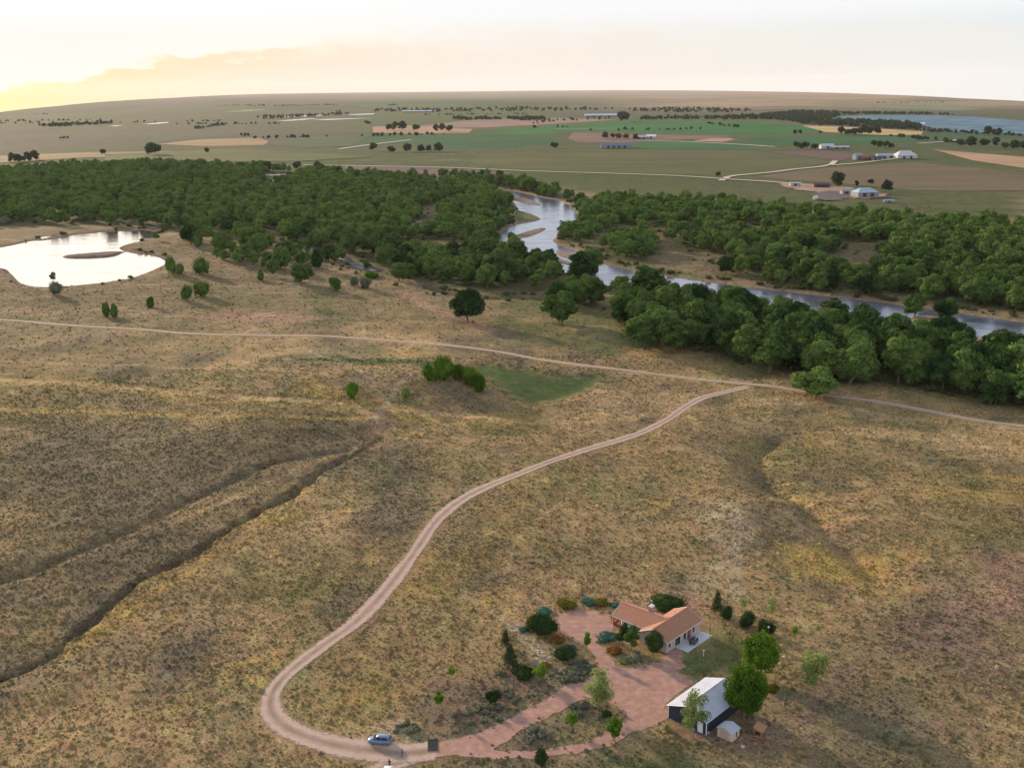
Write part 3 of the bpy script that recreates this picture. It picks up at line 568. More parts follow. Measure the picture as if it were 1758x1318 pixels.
M_ROAD = road_mat('dirt_road_gravel', (.27, .185, .142), (.43, .315, .25))
M_TRACK = road_mat('dirt_track_gravel', (.27, .19, .137), (.41, .305, .23))
M_GRAVEL = road_mat('pink_gravel', (.30, .168, .125), (.48, .305, .245), edge=False)
wy = np.interp(np.arange(len(ROAD)), [0, len(ROAD) - 1], [0, 1])
rd = np.hypot(ROAD[:, 0], ROAD[:, 1])
wroad = np.interp(rd, [160, 175, 185, 200, 260, 330, 460], [4.6, 4.0, 3.5, 2.9, 2.9, 2.8, 2.6]) * (1 + .12 * np.sin(np.arange(len(ROAD)) * .11) + .06 * np.sin(np.arange(len(ROAD)) * .37))
strip(ROAD, wroad, .10, M_ROAD, 'dirt_road', 'long curving dirt road from the river track to the house', 9)
strip(TRACK, 2.3 + .3 * np.sin(np.arange(len(TRACK)) * .23), .12, M_TRACK, 'dirt_track', 'sandy track crossing the prairie above the river wood', 7)
strip(SPUR, 3.4, .085, M_ROAD, 'dirt_road_spur', 'short dirt spur leaving the drive at the parked cars', 7)
wj = np.random.default_rng(2)
def ragged(P, a): return P + a * np.stack([wob(P[:, 0], P[:, 1], 4, 2), wob(P[:, 0], P[:, 1], 4, 6)], 1) + wj.normal(size=P.shape) * a * .35
YR, YIR = ragged(YARD, .35), ragged(YISLE, .3)
poly_sheet('gravel_yard', YR, .05, M_GRAVEL, 'pink gravel yard and drive round the house and the shed', holes=(YIR,), drape=True)

FIELDS = [  # pixels, colour, name, label
    ([(590, 285), (750, 288), (887, 297), (820, 301), (771, 303), (727, 309), (648, 305), (596, 293)], (.125, .085, .075), 'ploughed_field', 'bare purple brown ploughed field beyond the left wood'),
    ([(802, 274), (887, 261), (1024, 256), (1180, 257), (1295, 259), (1370, 268), (1431, 279), (1363, 290), (1262, 302), (1180, 300), (1024, 296), (904, 291), (819, 284)], (.086, .090, .037), 'olive_field', 'big olive hay field in the middle distance'),
    ([(560, 240), (630, 232), (710, 232), (853, 231.5), (938, 235), (962, 242), (938, 247), (873, 254), (785, 256), (710, 248), (640, 246)], (.030, .085, .030), 'irrigated_field', 'dark green round edged crop field left of the farm track'),
    ([(819, 228), (938, 217), (1058, 210), (1180, 210), (1295, 211), (1376, 216), (1410, 225), (1363, 230), (1260, 231), (1180, 228), (990, 225), (948, 231), (853, 230)], (.030, .115, .030), 'green_crop_field', 'long bright green crop field in the far middle'),
    ([(1267, 244), (1312, 234.5), (1465, 235), (1602, 235), (1640, 238), (1602, 241), (1482, 247), (1397, 249.5), (1329, 249)], (.034, .10, .036), 'green_crop_field', 'green crop field before the farm with the white house'),
    ([(1090, 241), (1158, 243), (1271, 247), (1315, 252), (1295, 257), (1158, 256.5), (1080, 255)], (.038, .105, .036), 'green_crop_field', 'narrow green crop strip above the olive hay field'),
    ([(983, 228), (1100, 231), (1180, 233), (1262, 233), (1225, 238), (1158, 240), (1060, 246), (990, 244), (975, 238)], (.17, .11, .085), 'bare_field', 'brown bare ground round the far farmyard'),
    ([(1219, 238), (1250, 237), (1262, 240), (1240, 244), (1190, 242)], (.33, .20, .14), 'bare_field', 'small orange bare corner at the end of the brown farmyard'),
    ([(1322, 261), (1397, 256.5), (1465, 264), (1465, 271), (1440, 277), (1400, 271), (1363, 267)], (.12, .078, .066), 'ploughed_field', 'dark brown ploughed field in front of the white farmhouse'),
    ([(1295, 304), (1380, 292), (1448, 286), (1568, 279), (1758, 297), (1900, 310), (1900, 345), (1758, 328), (1568, 327), (1448, 316), (1360, 310)], (.125, .098, .056), 'stubble_field', 'brown stubble field behind the near farm'),
    ([(1602, 257), (1758, 270), (1900, 284), (1900, 305), (1758, 289), (1670, 276)], (.33, .215, .13), 'stubble_field', 'orange tan stubble field at the right edge'),
    ([(1376, 216), (1448, 218), (1585, 226), (1581, 232), (1516, 232.5), (1417, 227)], (.38, .275, .12), 'ripe_field', 'golden ripe field below the lake wood'),
    ([(218, 242), (273, 235), (369, 232), (410, 233), (341, 239), (273, 244.5)], (.07, .085, .045), 'green_crop_field', 'dark green field wedge far left'),
    ([(454, 248), (512, 237), (575, 233), (640, 231), (600, 252), (512, 254.5)], (.07, .09, .042), 'green_crop_field', 'dull green field left of the pale farm track'),
    ([(270, 248), (341, 239.5), (444, 237), (462, 243), (454, 249.5), (360, 252)], (.27, .19, .10), 'dry_field', 'tan dry field far left behind the wood'),
    ([(820, 205), (960, 203), (1060, 206), (940, 214), (830, 220), (700, 219)], (.22, .15, .115), 'dry_field', 'reddish dry field below the far tree rows'),
    ([(640, 218), (700, 216), (812, 222), (805, 229), (700, 230), (640, 228)], (.32, .20, .13), 'dry_field', 'orange dry ground under the far tree clump'),
    ([(384, 192.5), (420, 189), (452, 187.8), (454, 189), (420, 192)], (.17, .22, .11), 'green_crop_field', 'pale green strip on the far left plain'),
    ([(1500, 183), (1600, 182.5), (1700, 188), (1620, 190), (1530, 187)], (.14, .18, .10), 'green_crop_field', 'soft green strip beyond the lake'),
    ([(0, 268), (150, 262), (330, 260), (330, 266), (150, 271), (0, 280)], (.25, .19, .10), 'dry_field', 'pale dry strip at the far left field edge'),
    ([(180, 266), (400, 256), (560, 264), (640, 270), (520, 277), (380, 278), (180, 277)], (.095, .105, .042), 'meadow', 'green meadow behind the left wood'),
]
for i, (p, c, nm, lb) in enumerate(FIELDS):
    poly_sheet(nm, flat(p), .15 + .025 * i, field_mat(nm + '_soil', c, ang=.3 * (i % 5) - .4, var=.22), lb)
PONDS = [([(471, 208.3), (500, 206), (532, 203.8), (545, 204.5), (500, 208)], 'far pond strip nearest the left'), ([(447, 201), (500, 199.5), (560, 197.8), (545, 200), (480, 202)], 'thin far pond strip behind another'),
         ([(536, 206), (570, 204.5), (643, 203), (600, 205), (560, 206.8)], 'long thin far pond at the middle left'), ([(183, 217.5), (200, 215.8), (212, 215.6), (200, 217.4)], 'tiny far pond on the left plain'),
         ([(246, 214), (268, 211.4), (290, 210), (288, 211.8), (262, 213.8)], 'short bright far pond on the left plain'), ([(588, 197.6), (620, 196), (645, 195.3), (640, 197), (610, 198)], 'small far pond left of the far town trees')]
for p, lb in PONDS: poly_sheet('far_pond', flat(p), .75, M_POND, lb + ', catching the sky')
poly_sheet('lake', loop_spline(flat([(1425, 203.5), (1438, 201), (1499, 198.2), (1568, 198), (1636, 199.2), (1704, 203), (1758, 208), (1850, 217), (1900, 243), (1758, 231), (1704, 228.5), (1636, 225.5), (1600, 219), (1560, 211), (1499, 207.2), (1445, 206)]), 60), .35, M_LAKE, 'blue lake at the right below the horizon')
def rough_edge(P, step):
    P = loop_spline(P, step * .5); return P + 7 * np.stack([wob(P[:, 0], P[:, 1], 40, 2), wob(P[:, 0], P[:, 1], 40, 6)], 1) + 2.5 * np.stack([wob(P[:, 0], P[:, 1], 9, 3), wob(P[:, 0], P[:, 1], 9, 7)], 1)
M_FROAD = road_mat('far_track_dust', (.42, .35, .27), (.55, .48, .38), edge=False)
FROADS = [([(583, 256.5), (620, 251), (660, 246), (706, 240.5)], 6, 'pale straight farm track left of the green field'), ([(520, 284), (587, 285), (750, 288), (912, 294.5), (1030, 298), (1158, 302.5), (1243, 308), (1322, 313), (1380, 318)], 4, 'long gravel road along the olive field to the near farm'),
          ([(1238, 311), (1247, 306), (1260, 302.5), (1320, 297), (1363, 291.5), (1420, 285), (1434, 277)], 4.5, 'pale field track bending to the red roofed farm'), ([(1420, 285), (1470, 281), (1530, 274), (1560, 270)], 4, 'pale lane below the red roofed farm'),
          ([(1090, 241.5), (1170, 243.5), (1260, 248), (1330, 252.5)], 6, 'pale lane beside the narrow green strip'), ([(1575, 247), (1625, 243.5), (1640, 240.5)], 5, 'short pale lane right of the green field'), ([(950, 222), (985, 221.5), (1060, 221)], 5, 'pale line across the long green field')]
for p, w, lb in FROADS: strip(spline(flat(p), 12), w, .85, M_FROAD, 'farm_track', lb, 3, drape=False)
poly_sheet('farmyard_soil', rough_edge(flat([(1345, 321), (1370, 316), (1440, 322), (1490, 330), (1535, 335), (1500, 342), (1440, 338), (1390, 330)]), 8), .72, mat('farmyard_dirt', (.25, .155, .105), scale=.08, var=.35), 'red dirt yard of the near farm')
poly_sheet('corral_soil', rough_edge(flat([(1398, 334), (1430, 330), (1455, 336), (1440, 345), (1405, 345)]), 6), .80, mat('corral_mud', (.075, .05, .04), scale=.15), 'dark muddy corral of the near farm')

# ---------------------------------------------------------------- plants
def ico(sub=1):
    bm = bmesh.new(); bmesh.ops.create_icosphere(bm, subdivisions=sub, radius=1.0)
    V = np.array([v.co[:] for v in bm.verts]); F = np.array([[v.index for v in f.verts] for f in bm.faces]); bm.free(); return V, F
ICO1, ICO2 = ico(1), ico(2)
def foliage(rng, lobes, n, size, core=.72, spread=.55, flat_=1.0, up=.25):
    """leaf clumps (triangles) over the shells of overlapping lobes, with rough cores inside; returns V, F"""
    Vs, Fs, base = [], [], 0
    L = np.array(lobes, float); wgt = (L[:, 3] * L[:, 4] + L[:, 3] * L[:, 5]); wgt /= wgt.sum()
    k = rng.choice(len(L), n, p=wgt)
    d = rng.normal(size=(n, 3)); d[:, 2] += .25; d /= np.linalg.norm(d, axis=1)[:, None]
    rad = 1.08 - np.abs(rng.normal(size=n)) * .17
    c = L[k, :3] + d * L[k, 3:6] * rad[:, None]
    nrm = d / L[k, 3:6]; nrm /= np.linalg.norm(nrm, axis=1)[:, None]
    nrm = nrm + rng.normal(size=(n, 3)) * spread; nrm[:, 2] += up; nrm /= np.linalg.norm(nrm, axis=1)[:, None]
    a = np.cross(nrm, rng.normal(size=(n, 3))); a /= np.linalg.norm(a, axis=1)[:, None]; b = np.cross(nrm, a)
    s = size * rng.uniform(.6, 1.35, n)[:, None]
    V = np.stack([c - a * s * .62, c + a * s * .55 + b * s * .15 * flat_, c + b * s * .95 + a * s * .05, ], 1).reshape(-1, 3)
    Vs.append(V); Fs.append(np.arange(3 * n).reshape(-1, 3)); base = 3 * n
    if core:
        iv, if_ = ICO1
        for l in L:
            v = iv * (1 + rng.normal(size=(len(iv), 1)) * .10) * l[3:6] * core + l[:3]
            Vs.append(v); Fs.append(if_ + base); base += len(v)
    return np.vstack(Vs), np.vstack(Fs)
def branchy(rng, h, r, limbs, lean=.12):
    """tapered trunk with limbs to given points"""
    b = MB(); top = Vector((rng.normal() * lean * h * .5, rng.normal() * lean * h * .5, h))
    mid = top * .5 + Vector((rng.normal() * r, rng.normal() * r, 0))
    b.tube((0, 0, -.4), (0, 0, .25), r * 1.5, r * 1.1, 7, False); b.tube((0, 0, .2), mid, r * 1.1, r * .85, 7, False); b.tube(mid, top, r * .85, r * .6, 7)
    for l in limbs:
        e = Vector(l); s_ = mid.lerp(top, rng.uniform(.4, 1)); m = s_.lerp(e, .5) + Vector((0, 0, -.06 * h))
        b.tube(s_, m, r * .5, r * .33, 5, False); b.tube(m, e, r * .33, r * .1, 5)
    return b
def crown_lobes(rng, Rr, h0, h1, n, lr=(.36, .5), dome=True):
    out = []
    cz = (h0 + h1) / 2; hz_ = (h1 - h0) / 2
    for i in range(n):
        t = rng.uniform(0, 6.283); q = math.sqrt(rng.uniform(.2, 1)); zz = rng.uniform(-.8, .95)
        w = math.sqrt(max(0.12, 1 - zz * zz)); s = rng.uniform(*lr)
        out.append((math.cos(t) * q * Rr * w * .72, math.sin(t) * q * Rr * w * .72, cz + zz * hz_ * .72, Rr * s, Rr * s * rng.uniform(.85, 1.15), min(Rr, hz_) * s * rng.uniform(.7, .95)))
    out.append((0, 0, cz, Rr * .5, Rr * .5, hz_ * .6))
    return out
M_BARK = mat('grey_bark', (.16, .125, .095), .95, .3, 6)
M_COTTON = leaf_mat('cottonwood_leaves', (.017, .046, .014), (.125, .190, .045), .12, .6)
def make_tree(rng, name, H, Rr, base, nl, n, size, m, core=.72, trunk_r=.35, lr=(.36, .5), spread=.55):
    root = empty(name, (0, 0, 0)); L = crown_lobes(rng, Rr, base, H, nl, lr)
    V, F = foliage(rng, L, n, size, core, spread); raw_mesh('crown', V, F, m, parent=root)
    branchy(rng, base + (H - base) * .35, trunk_r, [l[:3] for l in L[:6]]).build('trunk', M_BARK, root, smooth=True)
    return root
PROTO = []
for i in range(7):
    rg = np.random.default_rng(100 + i)
    PROTO.append(make_tree(rg, 'cottonwood_tree', rg.uniform(13.5, 16.5), rg.uniform(6.4, 7.8), rg.uniform(-.6, .5), int(rg.integers(24, 34)), 5600, .78, M_COTTON, core=.62, trunk_r=.42, lr=(.22, .38), spread=.38))
def poisson(P, gap, rng, extra=None):
    P = np.asarray(P); lo, hi = P.min(0), P.max(0); g = gap / 1.414
    nx, ny = int((hi[0] - lo[0]) / gap) + 1, int((hi[1] - lo[1]) / gap) + 1
    ii, jj = np.meshgrid(np.arange(nx), np.arange(ny)); jit = rng.uniform(-.46, .46, (2,) + ii.shape)
    x = (lo[0] + (ii + .5 + (jj % 2) * .5 + jit[0]) * gap).ravel(); y = (lo[1] + (jj + .5 + jit[1]) * gap).ravel()
    k = inside(x, y, P); return np.column_stack([x[k], y[k]])
rg = np.random.default_rng(11)
pool = []   # x, y, scale, group key
def un_row(y, py): return y < un(400, py)[1]
def wet(x, y, lim): return (sdist(x, y, RIVER, 60) > -lim) | (sdist(x, y, POND, 60) > -lim) | (line_dist(x, y, CREEK, lim=30) < 7)
for P, gap, key, s0, s1, thin in ((flat([(930, 500), (1000, 497), (1060, 500), (1120, 520), (1150, 535), (1120, 560), (1060, 552), (990, 535), (940, 515)]), 15, 'grove', .6, 1.15, .12), (flat([(300, 396), (420, 405), (560, 425), (640, 450), (560, 468), (440, 462), (360, 440), (310, 415)]), 19, 'glade', .5, .95, .5), (FG, 11.3, 'grove', .8, 1.4, .06), (FR, 10.6, 'east', .6, 1.0, .07), (FL, 11.2, 'west', .6, 1.02, .06), (FP, 10.5, 'east', .6, .95, .1), (FP2, 10.5, 'east', .6, .92, .1), (FROW, 11, 'west', .6, .95, .1)):
    q = poisson(P, gap, rg); x, y = q[:, 0], q[:, 1]
    den = wob(x, y, 70, 2)
    k = ~wet(x, y, 5) & (rg.uniform(size=len(x)) > thin) & (den > -1.15)
    if key == 'west':
        ed = sdist(x, y, P, 160) + 42 * wob(x, y, 85, 9) + 18 * wob(x, y, 30, 3); near_ = un_row(y, 330); k &= ~near_ | (rg.uniform(size=len(x)) < sstep(ed, -20, 75) + .12) | (x > -60)
        k &= ~((x > un(440, 306)[0]) & (x < un(510, 306)[0]) & (y < un(470, 296)[1]) & (y > un(470, 321)[1]))
    if key == 'grove': k &= line_dist(x, y, TRACK, lim=40) > 11
    if key == 'east': k &= ~((sdist(x, y, flat(PATCH[1][0]), 20) > 0) | (sdist(x, y, flat(PATCH[2][0]), 20) > 0))
    clr = wob(x, y * .45, 95, 9) + .3 * wob(x, y * .5, 40, 1)
    if key in ('west', 'east'): k &= clr > -.62
    shy = 1 - .35 * sstep(sdist(x, y, RIVER, 60), -55, -20) * (key == 'grove')
    for (a, b), h_ in zip(q[k], shy[k]): pool.append((a, b, rg.uniform(s0, s1) * h_, key))
# scattered trees of the glades, pixel of the foot and width in pixels
GLADE = [(383, 437, 32), (372, 444, 16), (388, 447, 18), (412, 455, 24), (425, 448, 28), (445, 438, 30), (430, 432, 34), (462, 462, 26), (482, 462, 30), (470, 474, 22), (508, 418, 27), (492, 445, 24), (504, 440, 28), (560, 424, 24), (420, 416, 22), (398, 402, 26), (447, 398, 22), (490, 392, 26), (535, 405, 28), (352, 400, 26), (328, 420, 28), (345, 395, 18), (320, 412, 16), (290, 392, 22), (255, 385, 24), (190, 388, 22), (58, 378, 20), (30, 375, 16), (90, 385, 22), (110, 386, 22), (606, 437, 40), (630, 425, 34), (655, 440, 36), (580, 412, 28), (600, 405, 30), (627, 458, 14), (268, 412, 12), (448, 484, 12), (690, 470, 34), (700, 480, 24)]
for px, py, w in GLADE:
    x, y, z = G(px, py); d = math.hypot(math.hypot(x, y), HC); pool.append((x, y, w / (1820 / d) / 12.2, 'glade'))
# lone trees with labels of their own: pixel of the foot, width px, label
LONE = [(803, 556, 57, 'big round cottonwood alone on the meadow below the river wood'), (963, 562, 60, 'broad dark cottonwood left of the riverside clump'), (955, 524, 42, 'paler cottonwood directly behind the broad dark one'),
        (685, 486, 34, 'lone dark round tree beside the dry channel'), (518, 492, 42, 'dark cottonwood beside the small bright pool'), (575, 501, 24, 'slim tall tree right of the bright pool'),
        (1018, 528, 50, 'bushy cottonwood at the left end of the riverside clump'), (1066, 556, 46, 'round cottonwood below the riverside clump'), (1068, 520, 44, 'cottonwood in the middle of the riverside clump'), (1112, 519, 60, 'tall wide cottonwood at the right end of the riverside clump'),
        (1000, 492, 56, 'cottonwood overlapping the river bend'), (1015, 476, 48, 'leafy cottonwood leaning over the river bend'), (1400, 688, 74, 'spreading low tree standing between the two dirt tracks'),
        (1410, 655, 66, 'cottonwood with bare lower trunk behind the low spreading tree'), (1320, 645, 76, 'broad cottonwood jutting from the front edge of the grove'), (1458, 664, 64, 'dark cottonwood right of the one with the bare trunk'),
        (1105, 604, 66, 'cottonwood at the left corner of the river grove'), (1150, 607, 60, 'dark cottonwood next to the left corner of the grove'), (1625, 548, 34, 'lone cottonwood on the near bank overlapping the river'), (1570, 545, 36, 'pale cottonwood overlapping the river left of another')]
used = {}
def put_tree(x, y, s, label, group=None, cat='tree', k=None, sz=1.0):
    i = int(rg.integers(len(PROTO))) if k is None else k
    t = PROTO[i] if i not in used else copy_tree(PROTO[i]); used[i] = 1
    t.location = (x, y, hz(x, y) - .15); t.rotation_euler = (0, 0, rg.uniform(0, 6.28)); t.scale = (s, s * rg.uniform(.92, 1.08), s * sz)
    for kk in ('group',):
        if kk in t: del t[kk]
    tag(t, label, cat, group); return t
lone_xy = []
for px, py, w, lb in LONE:
    x, y, z = G(px, py - .06 * w); d = math.hypot(math.hypot(x, y), HC); s = w / (1820 / d) / 12.8; lone_xy.append((x, y, s * 6)); put_tree(x, y, s, lb, sz=.6 if 'spreading low' in lb else .86)
pool = [p for p in pool if all(math.hypot(p[0] - a, p[1] - b) > r for a, b, r in lone_xy)]
inview = lambda p: abs(math.degrees(math.atan2(p[0], p[1]))) < 26.8
seen = sorted([p for p in pool if inview(p)], key=lambda p: math.hypot(p[0], p[1]) / p[2])
GL = {'grove': ('leafy cottonwood packed in the grove between the near dirt track and the river', 'cottonwoods of the riverside grove'), 'east': ('smaller cottonwood in the wood on the far bank of the river', 'cottonwoods of the far bank wood'),
      'west': ('cottonwood in the big wood left of the river bend', 'cottonwoods of the left wood'), 'glade': ('cottonwood scattered in the open glade between the pond and the left wood', 'cottonwoods of the pond glade')}
NEAR = 278
for x, y, s, key in seen[:NEAR]: put_tree(x, y, s, *GL[key])
rest = seen[NEAR:] + [p for p in pool if not inview(p) and key != 'x']
def merged(name, pts, label, m, variants, seed):
    r_ = np.random.default_rng(seed); Vs, Fs, base = [], [], 0
    for x, y, s in pts:
        V, F = variants[int(r_.integers(len(variants)))]; t = r_.uniform(0, 6.283); c, sn = math.cos(t), math.sin(t)
        sc = np.array([s * r_.uniform(.88, 1.12), s * r_.uniform(.88, 1.12), s * r_.uniform(.85, 1.15)])
        v = V * sc; v = np.column_stack([v[:, 0] * c - v[:, 1] * sn + x, v[:, 0] * sn + v[:, 1] * c + y, v[:, 2]]); Vs.append(v); Fs.append(F + base); base += len(v)
    V = np.vstack(Vs); n0 = np.concatenate([[0], np.cumsum([len(v) for v in Vs])])
    P = np.array([(p[0], p[1]) for p in pts]); H_ = height(P[:, 0], P[:, 1]); V[:, 2] += np.repeat(H_, [len(v) for v in Vs])
    o = raw_mesh(name, V, np.vstack(Fs), m); vfac(o, 'tone', np.repeat(r_.uniform(-.5, .6, len(pts)), [len(v) for v in Vs])); tag(o, label, kind='stuff'); return o
LOWV = []
for i in range(6):
    r_ = np.random.default_rng(300 + i); Hh = r_.uniform(13, 16.5); Rr = r_.uniform(6.3, 7.6)
    LOWV.append(foliage(r_, crown_lobes(r_, Rr, 1.2, Hh, 13, (.27, .42)), 640, 1.6, .66, .45))
merged('woodland', [(p[0], p[1], p[2]) for p in rest], 'dense dark green cottonwood wood filling the valley either side of the river', M_COTTON, LOWV, 7)

# low willow scrub along the banks and in the woods: nobody could count it
M_SCRUB = leaf_mat('willow_scrub_leaves', (.040, .060, .022), (.10, .115, .045), .2, .3)
SCRV = []
for i in range(4):
    r_ = np.random.default_rng(340 + i); SCRV.append(foliage(r_, [(r_.normal() * .6, r_.normal() * .6, r_.uniform(.4, .9), r_.uniform(.7, 1.2), r_.uniform(.7, 1.2), r_.uniform(.6, 1.0)) for _ in range(4)], 90, .55, .7))
r_ = np.random.default_rng(77); sc_pts = []
for P, n, a, b in ((RIVER, 900, 4, 14), (POND, 70, 3, 10)):
    i = r_.integers(0, len(P), n); Q = grow(P, 1.0); d = Q[i] - P[i]; q = P[i] + d * r_.uniform(a, b, n)[:, None] + r_.normal(size=(n, 2)) * 2
    k = (sdist(q[:, 0], q[:, 1], P, 60) < -3.5) & (wob(q[:, 0], q[:, 1], 60, 4) > -.1)
    sc_pts += [(x, y, r_.uniform(.5, 1.5)) for x, y in q[k]]
for P, gap, pr in ((FG, 6, .5), (FL, 16, .5), (FR, 12, .5)):
    q = poisson(P, gap, r_); q = q[(r_.uniform(size=len(q)) < pr) & (sdist(q[:, 0], q[:, 1], RIVER, 40) < -4) & (line_dist(q[:, 0], q[:, 1], TRACK, lim=20) > 6)]
    sc_pts += [(x, y, r_.uniform(.6, 1.7)) for x, y in q]
for P in (CREEK, CREEK2):
    i = r_.integers(0, len(P), 90); q = P[i] + r_.normal(size=(90, 2)) * 7; k = line_dist(q[:, 0], q[:, 1], P, lim=40) > 4.5; sc_pts += [(x, y, r_.uniform(.5, 1.4)) for x, y in q[k]]
merged('scrub', sc_pts, 'low willow scrub along the river banks and under the trees', M_SCRUB, SCRV, 8)

# trees on the far farmland: one low mesh per variant, each tree an object
M_FARTREE = leaf_mat('field_tree_leaves', (.034, .056, .032), (.066, .092, .044), .15, .4)
FARP = []
for i in range(5):
    r_ = np.random.default_rng(400 + i); V, F = foliage(r_, crown_lobes(r_, r_.uniform(5.6, 7.2), 1.0, r_.uniform(10, 13), 8, (.38, .52)), 700, 1.5, .74)
    FARP.append(raw_mesh('field_tree', V, F, M_FARTREE))
fused = {}
def far_tree(px, py, w, label, group=None):
    i = int(rg.integers(len(FARP))); o = FARP[i] if i not in fused else FARP[i].copy()
    if i in fused: col.objects.link(o)
    fused[i] = 1
    for kk in ('group',):
        if kk in o: del o[kk]
    x, y = un(px, py); d = math.hypot(math.hypot(x, y), HC); s = w / (1820 / d) / 13.5
    o.location = (x, y, -.2); o.rotation_euler = (0, 0, rg.uniform(0, 6.28)); o.scale = (s, s, s * rg.uniform(.9, 1.15)); tag(o, label, 'tree', group)
for px, py, w, lb in [(1437, 327, 31, 'big round tree towering over the near farmyard'), (1471, 320, 9, 'thin young tree behind the pale blue barn'), (1495, 316, 12, 'small leaning tree behind the pale blue barn'), (1524, 329, 19, 'dark bush right of the pale blue barn'),
                      (1233, 303, 11, 'lone small tree where the field track meets the gravel road'), (262, 266, 30, 'dark tree clump alone in the far left meadow'), (177, 265, 11, 'small lone tree left of the dark clump'), (355, 262, 9, 'small lone tree right of the dark clump'), (60, 275, 17, 'dark tree at the right end of the far left hedge'),
                      (1070, 209, 24, 'big dark tree at the end of the long green field'), (952, 257, 14, 'dark round tree left of the blue roofed shed'), (1506, 232, 14, 'round tree right of the clump in the golden field'), (1612, 229, 9, 'small tree on the near lake shore')]: far_tree(px, py, w, lb)
ROWS = [([(640, 260), (672, 262), (700, 261), (722, 261), (735, 260), (752, 261)], 15, 'dark tree in the row right of the pale farm track', 'trees beside the pale farm track'),
        ([(668, 224), (678, 224), (690, 223.5), (714, 224), (748, 226), (760, 226), (772, 226)], 14, 'hazy tree of the clump on the orange dry ground', 'trees on the orange dry ground'),
        ([(1445, 231), (1455, 232), (1465, 232), (1474, 232), (1484, 232), (1492, 233)], 15, 'dark tree of the clump in the golden field', 'trees in the golden field'),
        ([(1366, 255), (1374, 256), (1383, 256), (1398, 257)], 13, 'dark tree left of the white farmhouse', 'trees by the white farmhouse'),
        ([(1500, 253), (1510, 254), (1520, 254.5), (1530, 254.5)], 13, 'dark tree in the row right of the white farmhouse', 'trees right of the white farmhouse'),
        ([(1648, 252), (1668, 252.5), (1690, 253), (1708, 254), (1725, 255), (1742, 257), (1755, 258)], 15, 'dark tree in the long row at the right edge', 'tree row at the right edge'),
        ([(1365, 231), (1374, 231), (1408, 230)], 8, 'small tree on the edge between the green fields', 'small trees between the green fields'),
        ([(1040, 238), (1052, 238.5), (1062, 238.5), (1075, 239), (1090, 240)], 11, 'small tree around the brown far farmyard', 'trees of the brown far farmyard'),
        ([(20, 279), (30, 279), (40, 278), (50, 277)], 14, 'dark low tree of the far left hedge', 'hedge trees far left'),
        ([(1696, 231), (1706, 232), (1716, 232)], 12, 'dark tree on the lake shore near the right edge', 'lake shore trees'),
        ([(440, 292), (460, 294), (510, 293), (546, 297), (575, 299), (600, 301)], 16, 'tree at the back edge of the left wood beside the far backwater', 'trees by the far backwater')]
for pts, w, lb, gp in ROWS:
    for px, py in pts: far_tree(px, py, w * rg.uniform(.85, 1.15), lb, gp)
far_pts = []
LAKEP = flat([(1425, 203.5), (1499, 198), (1568, 197.8), (1704, 202.5), (1758, 207.5), (1850, 217), (1900, 243), (1758, 231), (1636, 225.5), (1574, 211.5), (1445, 206.3)])
def wetlake(p): return bool(inside(np.array([p[0]]), np.array([p[1]]), LAKEP)[0])
def band(poly, n, s0, s1):
    P = flat(poly); lo, hi = P.min(0), P.max(0); c = 0
    while c < n:
        q = rg.uniform(lo, hi, (n * 4, 2)); k = inside(q[:, 0], q[:, 1], P)
        for a, b in q[k][: n - c]: far_pts.append((a, b, rg.uniform(s0, s1))); c += 1
band([(1205, 205), (1300, 199), (1370, 192), (1430, 193.5), (1480, 196), (1440, 200), (1425, 206), (1390, 211), (1375, 212), (1330, 206), (1240, 206)], 620, .6, 1.1)
band([(1375, 212), (1445, 207.5), (1499, 209), (1560, 213), (1592, 221), (1540, 222), (1450, 217.5)], 420, .6, 1.05)
band([(1480, 194), (1560, 195.2), (1640, 197.5), (1640, 198.6), (1560, 197.2), (1480, 197)], 120, .5, .9)
band([(770, 204), (830, 203.5), (862, 205.5), (800, 207)], 60, .7, 1.1)
band([(872, 205), (920, 204), (940, 206), (900, 208)], 60, .8, 1.2)
band([(1100, 203), (1200, 202), (1205, 205.5), (1100, 206)], 70, .6, 1.1)
band([(1080, 188), (1200, 186), (1300, 190), (1240, 195), (1080, 192)], 160, .6, 1.1)
band([(640, 189), (760, 187), (960, 186), (1080, 188), (960, 191), (760, 193), (640, 193)], 190, .7, 1.3)
band([(60, 217), (130, 212.5), (195, 210), (190, 213), (100, 218.5)], 90, .6, 1.0)
band([(440, 202), (520, 198), (600, 195), (600, 197), (520, 202), (440, 206)], 70, .6, 1.1)
band([(900, 215), (940, 205), (1060, 203), (1060, 205), (960, 209)], 30, .5, .8)
band([(1430, 206), (1580, 221), (1640, 225.5), (1758, 232), (1758, 235), (1620, 229), (1560, 224)], 130, .35, .7)
for _ in range(30):
    a_ = rg.uniform(-25, 25); r_a = math.exp(rg.uniform(math.log(2300), math.log(9000))); x0, y0 = r_a * math.sin(R(a_)), r_a * math.cos(R(a_)); an = rg.choice([.05, .25, -.15, 1.6]) + rg.normal() * .06; ln = rg.uniform(100, 700) * (.6 if an > 1 else 1); nn = int(ln / rg.uniform(9, 24))
    for i in range(nn): q = rg.uniform(-.5, .5) * ln; far_pts.append((x0 + math.cos(an) * q + rg.normal() * 6, y0 + math.sin(an) * q + rg.normal() * 6, rg.uniform(.35, .8)))
far_pts = [p for p in far_pts if not wetlake(p)]
TINYV = [foliage(np.random.default_rng(500 + i), crown_lobes(np.random.default_rng(510 + i), 6.5, .6, 12, 6, (.42, .56)), 130, 2.6, .78) for i in range(4)]
merged('far_woods', far_pts, 'hazy dark tree belts across the far plain and round the lake', M_FARTREE, TINYV, 9)
